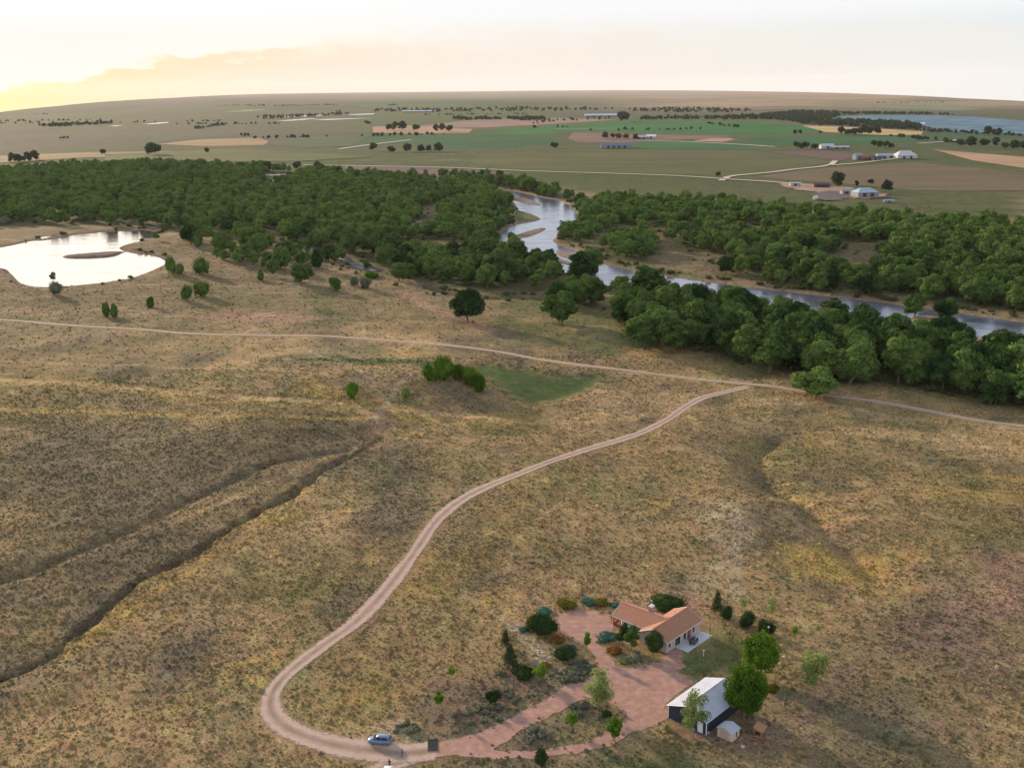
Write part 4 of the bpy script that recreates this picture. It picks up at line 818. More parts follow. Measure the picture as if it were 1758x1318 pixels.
# ------------------------------------------------ plants of the yard and the dry slope
M_LUSH = leaf_mat('lush_leaves', (.048, .105, .011), (.14, .235, .024), .28, .2)
M_BRIGHT = leaf_mat('bright_leaves', (.085, .17, .015), (.17, .27, .03), .35, .2)
M_PALELEAF = leaf_mat('pale_feathery_leaves', (.19, .24, .075), (.31, .36, .13), .35, .2)
M_JUN = leaf_mat('juniper_needles', (.020, .042, .014), (.050, .080, .022), .08, .2)
M_JUNB = leaf_mat('blue_juniper_needles', (.045, .115, .085), (.075, .16, .12), .08, .15)
M_JUNO = leaf_mat('olive_juniper_needles', (.085, .085, .012), (.15, .125, .02), .08, .15)
M_RUST = leaf_mat('rusty_juniper_needles', (.13, .055, .012), (.24, .10, .02), .08, .15)
M_CONIF = leaf_mat('pine_needles', (.045, .062, .026), (.085, .10, .036), .06, .2)
M_GREY = leaf_mat('grey_sage_leaves', (.10, .11, .07), (.18, .185, .12), .1, .2)
M_YBARK = mat('young_bark', (.20, .15, .11), .95, .25, 8)
YS = np.random.default_rng(900)
def span(px, py, w):
    x, y, z = G(px, py); d = math.sqrt(x * x + y * y + (HC - z) ** 2); return x, y, z, w / (1820 / d)
def dip(px, py):
    x, y, z = G(px, py); return math.atan2(HC - z, math.hypot(x, y))
def bush(name, px, py, w, hr, m, label, cat='shrub', group=None, lobes=9, n=1500, size=.26, asym=(1, 1), spread=.55, core=.78, stem=True):
    """rounded shrub: w pixels wide, hr height/width"""
    th = dip(px, py); py -= .38 * w * math.sin(th)
    x, y, z, Wm = span(px, py, w); root = empty(name, (x, y, z), YS.uniform(0, .6)); r = Wm / 2; h = Wm * math.sqrt(max(hr * hr - (.8 * math.sin(th)) ** 2, .04)) / math.cos(th) * (1.2 if hr > .7 else 1.0); L = []
    for i in range(lobes):
        t = YS.uniform(0, 6.283); q = math.sqrt(YS.uniform(0, 1)) * .58
        L.append((math.cos(t) * q * r * asym[0], math.sin(t) * q * r * asym[1], h * YS.uniform(.3, .66) * (1 - .35 * q), r * YS.uniform(.34, .52) * asym[0], r * YS.uniform(.34, .52) * asym[1], h * YS.uniform(.26, .36)))
    L.append((0, 0, h * .42, r * .6 * asym[0], r * .6 * asym[1], h * .42))
    V, F = foliage(YS, L, n, size, core, spread); raw_mesh('foliage', V, F, m, parent=root)
    if stem:
        b = MB()
        for i in range(4):
            t = YS.uniform(0, 6.28); b.tube((0, 0, -.1), (math.cos(t) * r * .3, math.sin(t) * r * .3, h * .45), .06, .03, 5)
        b.build('stem', M_YBARK, root)
    return tag(root, label, cat, group)
def yard_tree(name, px, py, w, h_px, m, label, base=.2, nl=12, n=3500, size=.32, core=.7, lr=(.3, .44), tr=.16, spread=.6, group=None, cat='tree', conic=False, bark=None):
    th = dip(px, py); h_px = math.sqrt(max(h_px ** 2 - (.8 * w * math.sin(th)) ** 2, (.4 * h_px) ** 2)); py -= .36 * w * math.sin(th) * (1 - min(1, base * 1.5))
    x, y, z, Wm = span(px, py, w); d = math.sqrt(x * x + y * y + HC * HC); Hm = h_px / (1820 / d) / math.cos(th)
    root = empty(name, (x, y, z), YS.uniform(0, 6.28)); r = Wm / 2
    if conic:
        L = []
        for i in range(nl):
            t = i / nl; a = i * 2.4; rr = r * (1 - t) * .62
            L.append((math.cos(a) * rr, math.sin(a) * rr, Hm * (base + (1 - base) * t * .9) + .2, r * (.68 - .34 * t), r * (.68 - .34 * t), Hm * .13))
    else: L = crown_lobes(YS, r, Hm * base, Hm, nl, lr)
    V, F = foliage(YS, L, n, size, core, spread); raw_mesh('crown', V, F, m, parent=root)
    branchy(YS, Hm * (base + .3), tr, [l[:3] for l in L[:5]], .04).build('trunk', bark or M_YBARK, root, smooth=True)
    return tag(root, label, cat, group)
yard_tree('dead_snag', 1404, 548, 34, 46, M_GREY, 'grey half dead tree rising from the back of the grove at the river', base=.15, nl=12, n=420, size=.5, core=0, spread=1.0, tr=.35, bark=mat('weathered_bark', (.34, .30, .25), .9, .2, 3))
# mid-slope bushes on the mounds and the meadow
for a in [(735, 661, 24, 1.15, 'round bush at the left of the bright green clump on the mound'), (760, 655, 50, .86, 'largest bush of the bright green clump on the mound'), (789, 653, 30, .8, 'low bush at the back of the bright green clump'), (808, 663, 30, 1.0, 'bush in the right half of the bright green clump'), (822, 677, 28, 1.2, 'front round bush of the bright green clump'), (606, 687, 27, 1.05, 'lone round green bush left of the mound')]:
    bush('round_bush', a[0], a[1], a[2], a[3], M_LUSH, a[4], lobes=11, n=2600, size=.42)
bush('round_bush', 697, 692, 22, 1.1, M_PALELEAF, 'pale olive bush between the lone bush and the mound clump', n=1200, size=.4)
for a in [(293, 471, 22, 1.25, 'tall dark bush at the right tip of the pond'), (310, 472, 15, 1.15, 'small bush beside the tall one at the pond tip'), (346, 473, 32, .85, 'wide dark bush right of the pond tip'), (348, 511, 34, .8, 'wide bush right of its round neighbour on the meadow'), (321, 517, 22, 1.1, 'round bush left of a wider one on the meadow'), (260, 529, 16, 1.1, 'small dark bush alone on the meadow left of the round one'), (183, 545, 12, 1.9, 'left of the two narrow upright bushes above the track'), (197, 545, 13, 1.7, 'right of the two narrow upright bushes above the track'), (448, 482, 11, 1.5, 'small upright bush left of the bright pool'), (637, 478, 30, .4, 'low bright green scrub patch by the dry channel')]:
    bush('meadow_bush', a[0], a[1], a[2], a[3], M_LUSH if a[0] == 637 else M_COTTON, a[4], n=1500, size=.6)
for a in [(95, 509, 30, .75, 'pale hazy bush on the near pond shore'), (608, 492, 17, .9, 'left of two silvery bushes on the meadow slope'), (627, 497, 22, .9, 'right of two silvery bushes on the meadow slope'), (8, 387, 22, .7, 'pale bush at the far left shore of the pond')]:
    bush('silver_bush', a[0], a[1], a[2], a[3], M_GREY, a[4], n=900, size=.6)
yard_tree('pond_tree', 93, 490, 13, 22, M_GREY, 'small dark tree against the bright pond shore', base=.3, nl=7, n=700, size=.5)
# yard
yard_tree('maple_tree', 1306, 1170, 64, 72, M_LUSH, 'big round bright green tree up the slope from the white roofed shed', base=.06, nl=30, n=8500, size=.38, lr=(.28, .42), core=.6, spread=.8, tr=.22)
yard_tree('maple_tree', 1276, 1246, 74, 88, M_LUSH, 'big round green tree against the side of the white roofed shed', base=.06, nl=32, n=10000, size=.38, lr=(.28, .42), core=.6, spread=.8, tr=.24)
yard_tree('locust_tree', 1028, 1230, 52, 72, M_PALELEAF, 'pale feathery tree on the grass island beside the gravel', base=.06, nl=18, n=4200, size=.24, core=.5, spread=1.0, tr=.1)
yard_tree('locust_tree', 1397, 1195, 54, 72, M_PALELEAF, 'yellow green feathery tree standing alone right of the big round trees', base=.06, nl=17, n=4000, size=.25, core=.45, spread=1.0, tr=.1)
yard_tree('locust_tree', 1325, 1064, 23, 36, M_PALELEAF, 'thin feathery sapling behind the dark bushes up the slope', base=.2, nl=9, n=900, size=.2, core=0, spread=1.0, tr=.06)
yard_tree('locust_tree', 1274, 1052, 17, 26, M_PALELEAF, 'short pale sapling behind the middle dark bush', base=.2, nl=7, n=600, size=.2, core=0, spread=1.0, tr=.05)
yard_tree('ash_tree', 1190, 1276, 56, 84, leaf_mat('ash_leaves', (.10, .16, .035), (.21, .27, .08), .3, .2), 'loose open tree in front of the dark end of the shed', base=.08, nl=14, n=2400, size=.28, core=.3, spread=.9, tr=.11, lr=(.24, .36))
yard_tree('bare_tree', 1345, 1217, 26, 42, M_GREY, 'half bare grey tree right of the big round trees', base=.1, nl=9, n=500, size=.2, core=0, spread=1.0, tr=.09, bark=mat('pale_bark', (.36, .33, .28), .9, .2, 8))
yard_tree('sapling', 1007, 1122, 18, 34, M_LUSH, 'slim young tree at the neck of the gravel circle', base=.22, nl=9, n=1300, size=.24, tr=.07)
yard_tree('sapling', 754, 1219, 17, 30, M_BRIGHT, 'bright green sapling alone above the cattle guard', base=.15, nl=8, n=1000, size=.24, tr=.05)
yard_tree('sapling', 776, 1168, 20, 22, M_BRIGHT, 'faint light green sapling higher up the dry slope', base=.2, nl=8, n=500, size=.22, core=.3, tr=.05)
yard_tree('sapling', 929, 1176, 28, 32, M_BRIGHT, 'round bright green tree beside the dark spreading juniper', base=.12, nl=10, n=1900, size=.26, tr=.08)
yard_tree('sapling', 982, 1256, 20, 32, M_BRIGHT, 'bright green sapling on the tip of the grass island', base=.12, nl=8, n=1200, size=.25, tr=.06)
yard_tree('sapling', 1056, 1279, 32, 42, M_LUSH, 'rounded green tree beside the lower drive', base=.15, nl=12, n=2600, size=.28, tr=.1)
yard_tree('sapling', 1365, 1098, 15, 24, M_BRIGHT, 'small bright sapling on the slope far right of the house', base=.15, nl=7, n=700, size=.22, tr=.05)
yard_tree('sapling', 1312, 1105, 15, 22, M_BRIGHT, 'small bright sapling just behind the upper big round tree', base=.15, nl=7, n=600, size=.22, tr=.05)
yard_tree('sapling', 1084, 1121, 30, 42, leaf_mat('willow_leaves', (.06, .12, .03), (.12, .19, .05), .3, .2), 'light green tree between the dark evergreen and the front gable', base=.06, nl=11, n=2200, size=.26, tr=.08)
yard_tree('juniper_tree', 1069, 1112, 24, 42, M_JUN, 'dark upright evergreen at the front wall of the house', base=.02, nl=12, n=2200, size=.24, tr=.09, lr=(.36, .5), core=.8)
yard_tree('juniper_tree', 1122, 1134, 37, 44, M_JUN, 'dark egg shaped evergreen at the corner below the front gable', base=.02, nl=13, n=3200, size=.24, tr=.1, lr=(.4, .55), core=.82)
yard_tree('pine_tree', 868, 1112, 17, 28, M_CONIF, 'slim young pine at the top of the left garden edge', base=.2, nl=10, n=900, size=.24, conic=True, tr=.06, core=.6)
yard_tree('pine_tree', 876, 1144, 24, 34, M_CONIF, 'thicker pine below the slim young one at the garden edge', base=.1, nl=12, n=1500, size=.26, conic=True, tr=.08, core=.65)
yard_tree('pine_tree', 1231, 1052, 20, 34, M_CONIF, 'pointed pine at the back of the slope right of the house', base=.1, nl=12, n=1300, size=.25, conic=True, tr=.07, core=.65)
bush('juniper_bush', 931, 1096, 62, .62, M_JUN, 'largest dark juniper beside the gravel circle', lobes=12, n=4200, size=.27)
bush('juniper_bush', 967, 1138, 48, .58, M_JUN, 'dark juniper mound below the gravel circle', lobes=11, n=3200, size=.27)
bush('juniper_bush', 900, 1168, 47, .48, M_JUN, 'low dark juniper left of the round bright tree', lobes=10, n=2600, size=.27)
bush('juniper_bush', 1143, 1052, 70, .42, M_JUN, 'wide dark juniper hedge behind the house roofs', lobes=12, n=3400, size=.28)
bush('juniper_bush', 847, 1210, 27, .78, M_JUN, 'dark round juniper alone on the dry slope above the drive', n=1700, size=.25)
bush('juniper_bush', 930, 1317, 26, 1.0, M_JUN, 'dark bush cut by the bottom edge below the lower drive', n=1800, size=.25)
bush('juniper_bush', 1246, 1066, 26, .85, M_JUN, 'dark bush beside the pointed pine', n=1500, size=.25)
bush('juniper_bush', 1284, 1081, 30, .85, M_JUN, 'middle dark bush of the row up the slope', n=1900, size=.25)
bush('juniper_bush', 1310, 1091, 22, 1.0, M_JUN, 'dark bush left beside the yard lamp', n=1300, size=.25)
bush('juniper_bush', 1324, 1089, 15, 1.1, M_JUN, 'narrow dark bush behind the yard lamp', n=800, size=.24)
bush('juniper_bush', 1038, 1231, 24, .5, M_JUN, 'small dark shrub at the foot of the pale feathery tree', n=1000, size=.25)
bush('blue_juniper', 935, 1058, 34, .22, M_JUNB, 'blue green carpet juniper behind the largest dark juniper', n=1100, size=.22, stem=False)
bush('blue_juniper', 1012, 1040, 34, .25, M_JUNB, 'blue green carpet juniper at the top of the gravel circle', n=1000, size=.22, stem=False)
bush('blue_juniper', 1042, 1103, 40, .26, M_JUNB, 'blue green carpet juniper before the house porch', n=1300, size=.22, stem=False)
bush('blue_juniper', 899, 1086, 22, .3, M_JUNB, 'small blue green juniper left of the largest dark juniper', n=700, size=.22, stem=False)
bush('blue_juniper', 978, 1118, 24, .3, M_JUNB, 'blue grey juniper touching the dark mound below the circle', n=700, size=.22, stem=False)
bush('blue_juniper', 1056, 1043, 22, .3, M_JUNB, 'blue green carpet juniper at the porch end of the house', n=600, size=.22, stem=False)
bush('olive_juniper', 915, 1068, 28, .42, M_JUNO, 'olive juniper left above the largest dark juniper', n=900, size=.23, stem=False)
bush('olive_juniper', 973, 1049, 48, .28, M_JUNO, 'long olive juniper along the top of the gravel circle', n=1500, size=.23, stem=False)
bush('olive_juniper', 1034, 1042, 36, .24, M_JUNO, 'olive juniper between two blue green ones by the porch', n=1000, size=.23, stem=False)
bush('rust_shrub', 1054, 1125, 30, .5, M_RUST, 'rusty orange shrub left of the light green tree', n=1100, size=.23, stem=False)
bush('rust_shrub', 938, 1148, 22, .45, M_RUST, 'rusty brown shrub above the round bright tree', n=700, size=.23, stem=False)
bush('rust_shrub', 956, 1108, 34, .25, M_RUST, 'flat rusty shrub between two dark junipers', n=700, size=.22, stem=False)
bush('rust_shrub', 1326, 1190, 26, .55, M_JUNO, 'yellow orange shrub between the big round trees and the bare one', n=900, size=.26, stem=False)
bush('grey_shrub', 862, 1163, 16, .7, M_GREY, 'small grey green shrub at the lower left garden edge', n=500, size=.22)
bush('grey_shrub', 1145, 1256, 12, .9, M_PALELEAF, 'small yellow green shrub at the corner of the dark shed', n=400, size=.22)
bush('grey_shrub', 1075, 1140, 26, .4, M_PALELEAF, 'yellow green flowering shrub in the bed below the light green tree', n=700, size=.2, stem=False)
r_ = np.random.default_rng(31); sg = []
for cx_, cy_, n, sx_, sy_ in ((998, 1150, 26, 16, 9), (975, 1166, 14, 18, 6), (840, 1222, 18, 30, 12), (1000, 1222, 16, 20, 8), (915, 1262, 12, 22, 8), (1085, 1134, 8, 10, 4), (700, 1250, 8, 20, 10), (890, 1190, 14, 30, 10)):
    for _ in range(n):
        x, y = un(cx_ + r_.normal() * sx_, cy_ + r_.normal() * sy_)
        if inside(np.array([x]), np.array([y]), grow(YISLE, -.5))[0] or not inside(np.array([x]), np.array([y]), grow(YARD, .6))[0]: sg.append((x, y, r_.uniform(.35, .85)))
merged('sagebrush', sg, 'grey green sagebrush clumps in the garden beds beside the drive', M_GREY, [(v * [.8, .8, .75], f) for v, f in SCRV], 12)

# grass and sagebrush tufts over the dry slopes: nobody could count them
def tuft_mat():
    m = bpy.data.materials.new('tuft_blades'); m.use_nodes = True; t = m.node_tree; b = t.nodes['Principled BSDF']
    at = t.nodes.new('ShaderNodeAttribute'); at.attribute_name = 'cover'; t.links.new(at.outputs['Color'], b.inputs['Base Color']); b.inputs['Roughness'].default_value = 1; b.inputs['Specular IOR Level'].default_value = .05
    return m
def tufts(n, r0_, r1, smin, smax, seed, name, label):
    r_ = np.random.default_rng(seed)
    a = np.radians(r_.uniform(-33, 31, n)); rr = np.sqrt(r_.uniform(r0_ ** 2, r1 ** 2, n)); x, y = rr * np.sin(a), rr * np.cos(a)
    k = wob(x, y, 22, 5) * .5 + wob(x, y, 6, 3) * .5 + r_.normal(size=n) * .5 > -.25
    k &= (line_dist(x, y, ROAD, lim=12) > np.interp(rr, [160, 175, 200, 460], [4.4, 3.8, 2.7, 2.4]) + r_.normal(size=n) * .35) & (line_dist(x, y, TRACK, lim=12) > 2.5) & (line_dist(x, y, SPUR, lim=12) > 3.2)
    k &= ~((sdist(x, y, YARD, 20) > r_.uniform(-.2, 1.1, n)) & ~(sdist(x, y, YISLE, 20) > r_.uniform(-1.0, .2, n))) & ~wet(x, y, 1)
    k &= ~(sdist(x, y, DRY_GREEN, 20) > 0)
    k &= ~((np.abs(x - 33) < 14) & (np.abs(y - 211) < 9)) & ~((np.hypot(x - 36, y - 182) < 9))
    x, y = x[k], y[k]; n = len(x); z = height(x, y); c = cover(x, y)
    s = r_.uniform(smin, smax, n) * (.7 + .6 * r_.uniform(size=n) ** 3); h = s * r_.uniform(.5, 1.0, n)
    m_ = 5; th = r_.uniform(0, 6.283, n)[:, None] + np.arange(m_)[None, :] * 6.283 / m_
    rj = s[:, None] * r_.uniform(.65, 1.3, (n, m_))
    ring = np.stack([x[:, None] + np.cos(th) * rj, y[:, None] + np.sin(th) * rj, np.repeat((z - .06)[:, None], m_, 1)], 2)
    apex = np.stack([x + r_.normal(size=n) * s * .25, y + r_.normal(size=n) * s * .25, z + h], 1)[:, None, :]
    V = np.concatenate([ring, apex], 1).reshape(-1, 3); b = (np.arange(n) * (m_ + 1))[:, None]
    F = np.stack([np.stack([b[:, 0] + i, b[:, 0] + (i + 1) % m_, b[:, 0] + m_], 1) for i in range(m_)], 1).reshape(-1, 3)
    tone = r_.choice(4, n, p=[.38, .27, .2, .15]); mul = np.array([(.62, .66, .62), (1.0, .98, .9), (1.22, 1.13, 1.02), (.72, .80, .6)])[tone] * r_.uniform(.8, 1.2, n)[:, None]
    o = raw_mesh(name, V, F, M_TUFT); vcol(o, 'cover', np.repeat(c * mul, m_ + 1, 0)); tag(o, label, kind='stuff')
M_TUFT = tuft_mat()
tufts(75000, 150, 470, .36, .75, 3, 'sage_clumps', 'grey green sage clumps over the near slopes')
tufts(190000, 150, 430, .16, .42, 1, 'grass_tufts', 'dry grass and sage tufts over the near slopes')
tufts(60000, 430, 900, .35, .8, 2, 'meadow_tufts', 'grass tufts over the valley meadows')

# ---------------------------------------------------------------- the house
M_SHINGLE = mat('terracotta_shingles', (.33, .158, .095), .85, .30, 3.5, .5)
M_WALL = mat('beige_siding', (.50, .41, .345), .85, .08, 2)
M_TRIM = mat('pale_trim', (.66, .58, .52), .6, .06, 3)
M_GLASS = mat('dark_window_glass', (.02, .024, .03), .08, .2, 1, spec=.6)
M_REDW = mat('red_stained_wood', (.30, .075, .05), .7, .2, 5)
M_CONC = mat('patio_concrete', (.46, .46, .48), .9, .10, 1.2)
M_WHITE = mat('white_paint', (.76, .76, .75), .5, .05, 3)
M_BLACK = mat('black_metal', (.022, .023, .026), .45, .3, 6, spec=.5)
M_STEEL = mat('brushed_steel', (.55, .56, .58), .3, .08, 4, metal=.8)
M_BRICK = mat('chimney_stone', (.36, .27, .23), .9, .2, 5)
HA = math.atan2(.735, .678)
house = empty('house', (32.8, 204.2, 0), HA)
tag(house, 'T shaped single storey house with terracotta shingle roofs and beige walls', 'house')
EZ, RZ, SL = 2.75, 4.70, .494
w = MB()
def gable_walls(w, x0, x1, y0, y1, ze, rz_, axis):
    """walls of a gabled wing; axis 'x' = ridge along x"""
    if axis == 'x':
        ym = (y0 + y1) / 2
        w.add([(x0, y0, -.2), (x1, y0, -.2), (x1, y1, -.2), (x0, y1, -.2), (x0, y0, ze), (x1, y0, ze), (x1, y1, ze), (x0, y1, ze), (x0, ym, rz_), (x1, ym, rz_)],
              [(0, 1, 5, 4), (2, 3, 7, 6), (3, 0, 4, 8, 7), (1, 2, 6, 9, 5)])
    else:
        xm = (x0 + x1) / 2
        w.add([(x0, y0, -.2), (x1, y0, -.2), (x1, y1, -.2), (x0, y1, -.2), (x0, y0, ze), (x1, y0, ze), (x1, y1, ze), (x0, y1, ze), (xm, y0, rz_), (xm, y1, rz_)],
              [(1, 2, 6, 5), (3, 0, 4, 7), (0, 1, 5, 8, 4), (2, 3, 7, 9, 6)])
gable_walls(w, .38, 13.4, .46, 7.44, EZ - .02, EZ + SL * 3.49 - .02, 'x'); gable_walls(w, 2.5, 9.1, 7.0, 14.0, EZ - .02, EZ + SL * 3.3 - .03, 'y')
w.build('wall', M_WALL, house)
rf = MB(); T = .14
rf.slab([(0, 0, EZ), (13.8, 0, EZ), (13.8, 3.95, RZ), (0, 3.95, RZ)], T); rf.slab([(13.8, 7.9, EZ), (0, 7.9, EZ), (0, 3.95, RZ), (13.8, 3.95, RZ)], T)
zr = EZ + SL * 3.75
rf.slab([(2.05, 16.5, EZ), (2.05, 7.9, EZ), (5.8, 4.15, zr), (5.8, 16.5, zr)], T); rf.slab([(9.55, 7.9, EZ), (9.55, 16.5, EZ), (5.8, 16.5, zr), (5.8, 4.15, zr)], T)
roof = rf.build('roof', M_SHINGLE, house)
M_CAP = mat('ridge_shingles', (.50, .21, .13), .85, .15, 4)
b = MB(); b.tube((-.02, 3.95, RZ), (13.82, 3.95, RZ), .11, n=6); b.tube((5.8, 4.2, zr), (5.8, 16.52, zr), .11, n=6); b.build('ridge_cap', M_CAP, roof)
b = MB()
for a, c in (((0, -.06, EZ - .09), (13.8, -.06, EZ - .09)), ((1.99, 7.98, EZ - .09), (1.99, 16.5, EZ - .09)), ((9.61, 7.98, EZ - .09), (9.61, 16.5, EZ - .09))): b.tube(a, c, .075, n=6)
b.build('gutter', M_TRIM, roof)
b = MB()
for (x, y0, z0, y1, z1) in ((-.05, -.02, EZ - .05, 3.95, RZ - .05), (-.05, 7.92, EZ - .05, 3.95, RZ - .05), (13.85, -.02, EZ - .05, 3.95, RZ - .05), (13.85, 7.92, EZ - .05, 3.95, RZ - .05)): b.tube((x, y0, z0), (x, y1, z1), .09, n=4)
for x0 in (2.03, 9.57): b.tube((x0, 16.55, EZ - .05), (5.8, 16.55, zr - .05), .09, n=4)
b.build('barge_board', M_TRIM, roof)
ch = MB().box((7.6, 9.6, 4.2), (.95, .8, 2.2)).build('chimney', M_BRICK, roof)
MB().box((7.6, 9.6, 5.36), (1.15, 1.0, .14)).box((7.6, 9.6, 5.58), (.9, .75, .28), taper=.7).build('chimney_cap', M_WHITE, roof)
MB().tube((7.6, 9.6, 5.7), (7.6, 9.6, 6.5), .1, n=8).lathe((7.6, 9.6, 6.5), [(.2, 0), (.2, .1), (.05, .2)], 8).build('flue_pipe', M_STEEL, roof)
MB().tube((4.0, 2.2, 3.7), (4.0, 2.2, 4.15), .07).tube((10.5, 5.2, 3.9), (10.5, 5.2, 4.5), .07).build('vent_pipe', M_STEEL, roof)
def opening(parent, name, face, a, z, wd_, h, m, frame=True):
    """window or door laid 2 cm proud of a wall; face = (axis, coordinate, outward sign)"""
    ax, c, sg_ = face
    def bx(d, t, ww, hh): 
        p = (a, c + sg_ * d, z) if ax == 'y' else (c + sg_ * d, a, z); s_ = (ww, t, hh) if ax == 'y' else (t, ww, hh); return p, s_
    o = MB().box(*bx(.03, .06, wd_ + .22, h + .22)).build(name, M_TRIM if 'window' in name else m, parent)
    q = MB()
    if 'window' in name:
        n = 2 if wd_ > 1.1 else 1
        for i in range(n):
            aa = a + (i - (n - 1) / 2) * wd_ / n; p, s_ = bx(.066, .02, wd_ / n - .06, h); p = (aa, p[1], p[2]) if ax == 'y' else (p[0], aa, p[2]); q.box(p, s_)
        q.build('pane', M_GLASS, o)
    else:
        k = bx(.09, .06, .12, .08)[0]; k = (a + wd_ * .36, k[1], z - .05) if ax == 'y' else (k[0], a + wd_ * .36, z - .05)
        q.box(k, (.09, .07, .09)); q.build('handle', M_STEEL, o)
    return o
for a, z, wd_, h in ((1.5, 1.5, .8, 1.0), (7.3, 1.35, .9, 1.6), (10.8, 1.5, .9, 1.3)): opening(house, 'window', ('y', .46, -1), a, z, wd_, h, M_GLASS)
opening(house, 'window', ('y', .46, -1), 4.6, 1.25, 2.0, 1.9, M_GLASS)
opening(house, 'door', ('y', .46, -1), 9.1, 1.15, .95, 2.1, M_REDW)
for a in (2.4, 5.4): opening(house, 'window', ('x', .38, -1), a, 1.5, 1.2, 1.1, M_GLASS)
for a, wd_ in ((9.2, 1.1), (12.9, 1.2), (11.2, .8)): opening(house, 'window', ('x', 2.5, -1), a, 1.5, wd_, 1.1, M_GLASS)
opening(house, 'door', ('y', 14.0, 1), 5.2, 1.15, 1.0, 2.1, M_REDW)
opening(house, 'window', ('y', 14.0, 1), 7.6, 1.5, 1.2, 1.1, M_GLASS)
for px_, py_ in ((2.35, 16.2), (2.35, 14.3), (5.8, 16.2), (9.25, 16.2)): MB().box((px_, py_, 1.3), (.16, .16, 2.65)).build('porch_post', M_REDW, house)
b = MB()
for x0, y0, x1, y1 in ((2.35, 14.4, 2.35, 16.1), (2.45, 16.2, 4.6, 16.2), (7.0, 16.2, 9.15, 16.2)):
    b.tube((x0, y0, 1.0), (x1, y1, 1.0), .05, n=4); b.tube((x0, y0, .2), (x1, y1, .2), .05, n=4)
    for i in range(12):
        t = (i + .5) / 12; b.box((x0 + (x1 - x0) * t, y0 + (y1 - y0) * t, .6), (.09, .09, .8))
b.build('porch_railing', M_REDW, house)
MB().box((5.8, 15.3, .02), (7.3, 2.5, .22)).build('porch_floor', M_CONC, house)
MB().box((8.5, -1.2, .02), (9.7, 3.3, .2)).build('patio', M_CONC, house, bevel=.02)
MB().box((12.9, -2.6, 1.2), (.1, .1, 2.3)).build('patio_post', M_BLACK, house)
def hp(u, v): c, s = math.cos(HA), math.sin(HA); return 32.8 + u * c - v * s, 204.2 + u * s + v * c
x, y = hp(7.6, -1.9); t = empty('patio_table', (x, y, .12)); tag(t, 'round dark patio table on the concrete patio', 'table')
MB().lathe((0, 0, .68), [(.78, 0), (.8, .02), (.8, .05), (.76, .06)], 20).build('tabletop', M_BLACK, t); MB().tube((0, 0, 0), (0, 0, .68), .07).lathe((0, 0, 0), [(.34, 0), (.3, .05), (.08, .08)], 12).build('pedestal', M_BLACK, t)
def patio_chair(u, v, rz, label):
    x, y = hp(u, v); t = empty('patio_chair', (x, y, .12), rz); tag(t, label, 'chair', 'patio chairs')
    MB().box((0, 0, .44), (.5, .5, .06)).build('seat', M_BLACK, t, bevel=.01); MB().box((-.23, 0, .72), (.05, .48, .52)).build('backrest', M_BLACK, t, bevel=.01)
    for a in (-.21, .21):
        for c in (-.21, .21): MB().tube((a, c, 0), (a, c, .42), .02, n=6).build('leg', M_BLACK, t)
patio_chair(6.6, -1.7, HA, 'dark chair on the near side of the round patio table'); patio_chair(8.6, -1.9, HA + 3.14, 'dark chair on the far side of the round patio table'); patio_chair(7.5, -.9, HA - 1.5, 'dark chair between the round patio table and the house wall')
x, y = hp(9.0, -.35 - .3); t = empty('barbecue', (x, y, .12), HA); tag(t, 'black barbecue with a pale lid by the house wall on the patio', 'barbecue')
MB().box((0, 0, .5), (1.1, .55, .7)).build('cabinet', M_BLACK, t, bevel=.02); MB().box((0, 0, 1.05), (.85, .5, .35), taper=.75).build('lid', M_STEEL, t, bevel=.04)
for s_ in (-.72, .72): MB().box((s_, 0, .84), (.36, .45, .04)).build('side_shelf', M_STEEL, t)

# white roofed shed
BA = math.atan2(.726, .688)
M_NAVY = mat('navy_metal_siding', (.030, .034, .058), .5, .15, 3, spec=.4)
M_WROOF = mat('white_metal_roof', (.45, .47, .53), .6, .12, .35, spec=.2)
barn = empty('pole_shed', (29.2, 180.7, 0), BA); tag(barn, 'large shed with white metal roof and dark navy walls beside the gravel', 'shed')
BE, BR = 2.75, 4.45
w = MB(); gable_walls(w, .35, 13.05, -8.95, -.35, BE - .02, BR - .14, 'x'); w.build('wall', M_NAVY, barn)
q = (BR - BE) / 4.65
rf = MB().slab([(0, -9.3, BE), (13.4, -9.3, BE), (13.4, -4.65, BR), (0, -4.65, BR)], .08).slab([(13.4, 0, BE), (0, 0, BE), (0, -4.65, BR), (13.4, -4.65, BR)], .08)
br = rf.build('roof', M_WROOF, barn)
b = MB()
for i in range(27):
    x = .25 + i * .496
    for s_ in (-1, 1): b.tube((x, -4.65 + s_ * .1, BR + .012), (x, -4.65 + s_ * 4.63, BE + .03), .014, n=4)
b.build('roof_rib', M_WROOF, br); MB().tube((-.02, -4.65, BR + .03), (13.42, -4.65, BR + .03), .12, n=6).build('ridge_cap', M_WROOF, br)
b = MB()
for s_ in (0, -9.3):
    for xx in (-.03, 13.43): b.tube((xx, s_, BE - .04), (xx, -4.65, BR - .04), .07, n=4)
b.build('barge_board', M_WHITE, br)
for x, y in ((.33, -.33), (.33, -8.97), (13.07, -.33), (13.07, -8.97)): MB().box((x, y, 1.28), (.14, .14, 2.65)).build('corner_trim', M_WHITE, barn)
for a in (3.6, 8.8):
    o = MB().box((a, -.32, 1.2), (3.2, .08, 2.3)).build('garage_door', M_WHITE, barn); b = MB()
    for i in range(4): b.box((a, -.275, .38 + i * .55), (3.0, .02, .46))
    b.build('door_panel', M_WHITE, o)
opening(barn, 'door', ('x', .35, -1), -7.6, 1.1, .95, 2.0, M_WHITE)
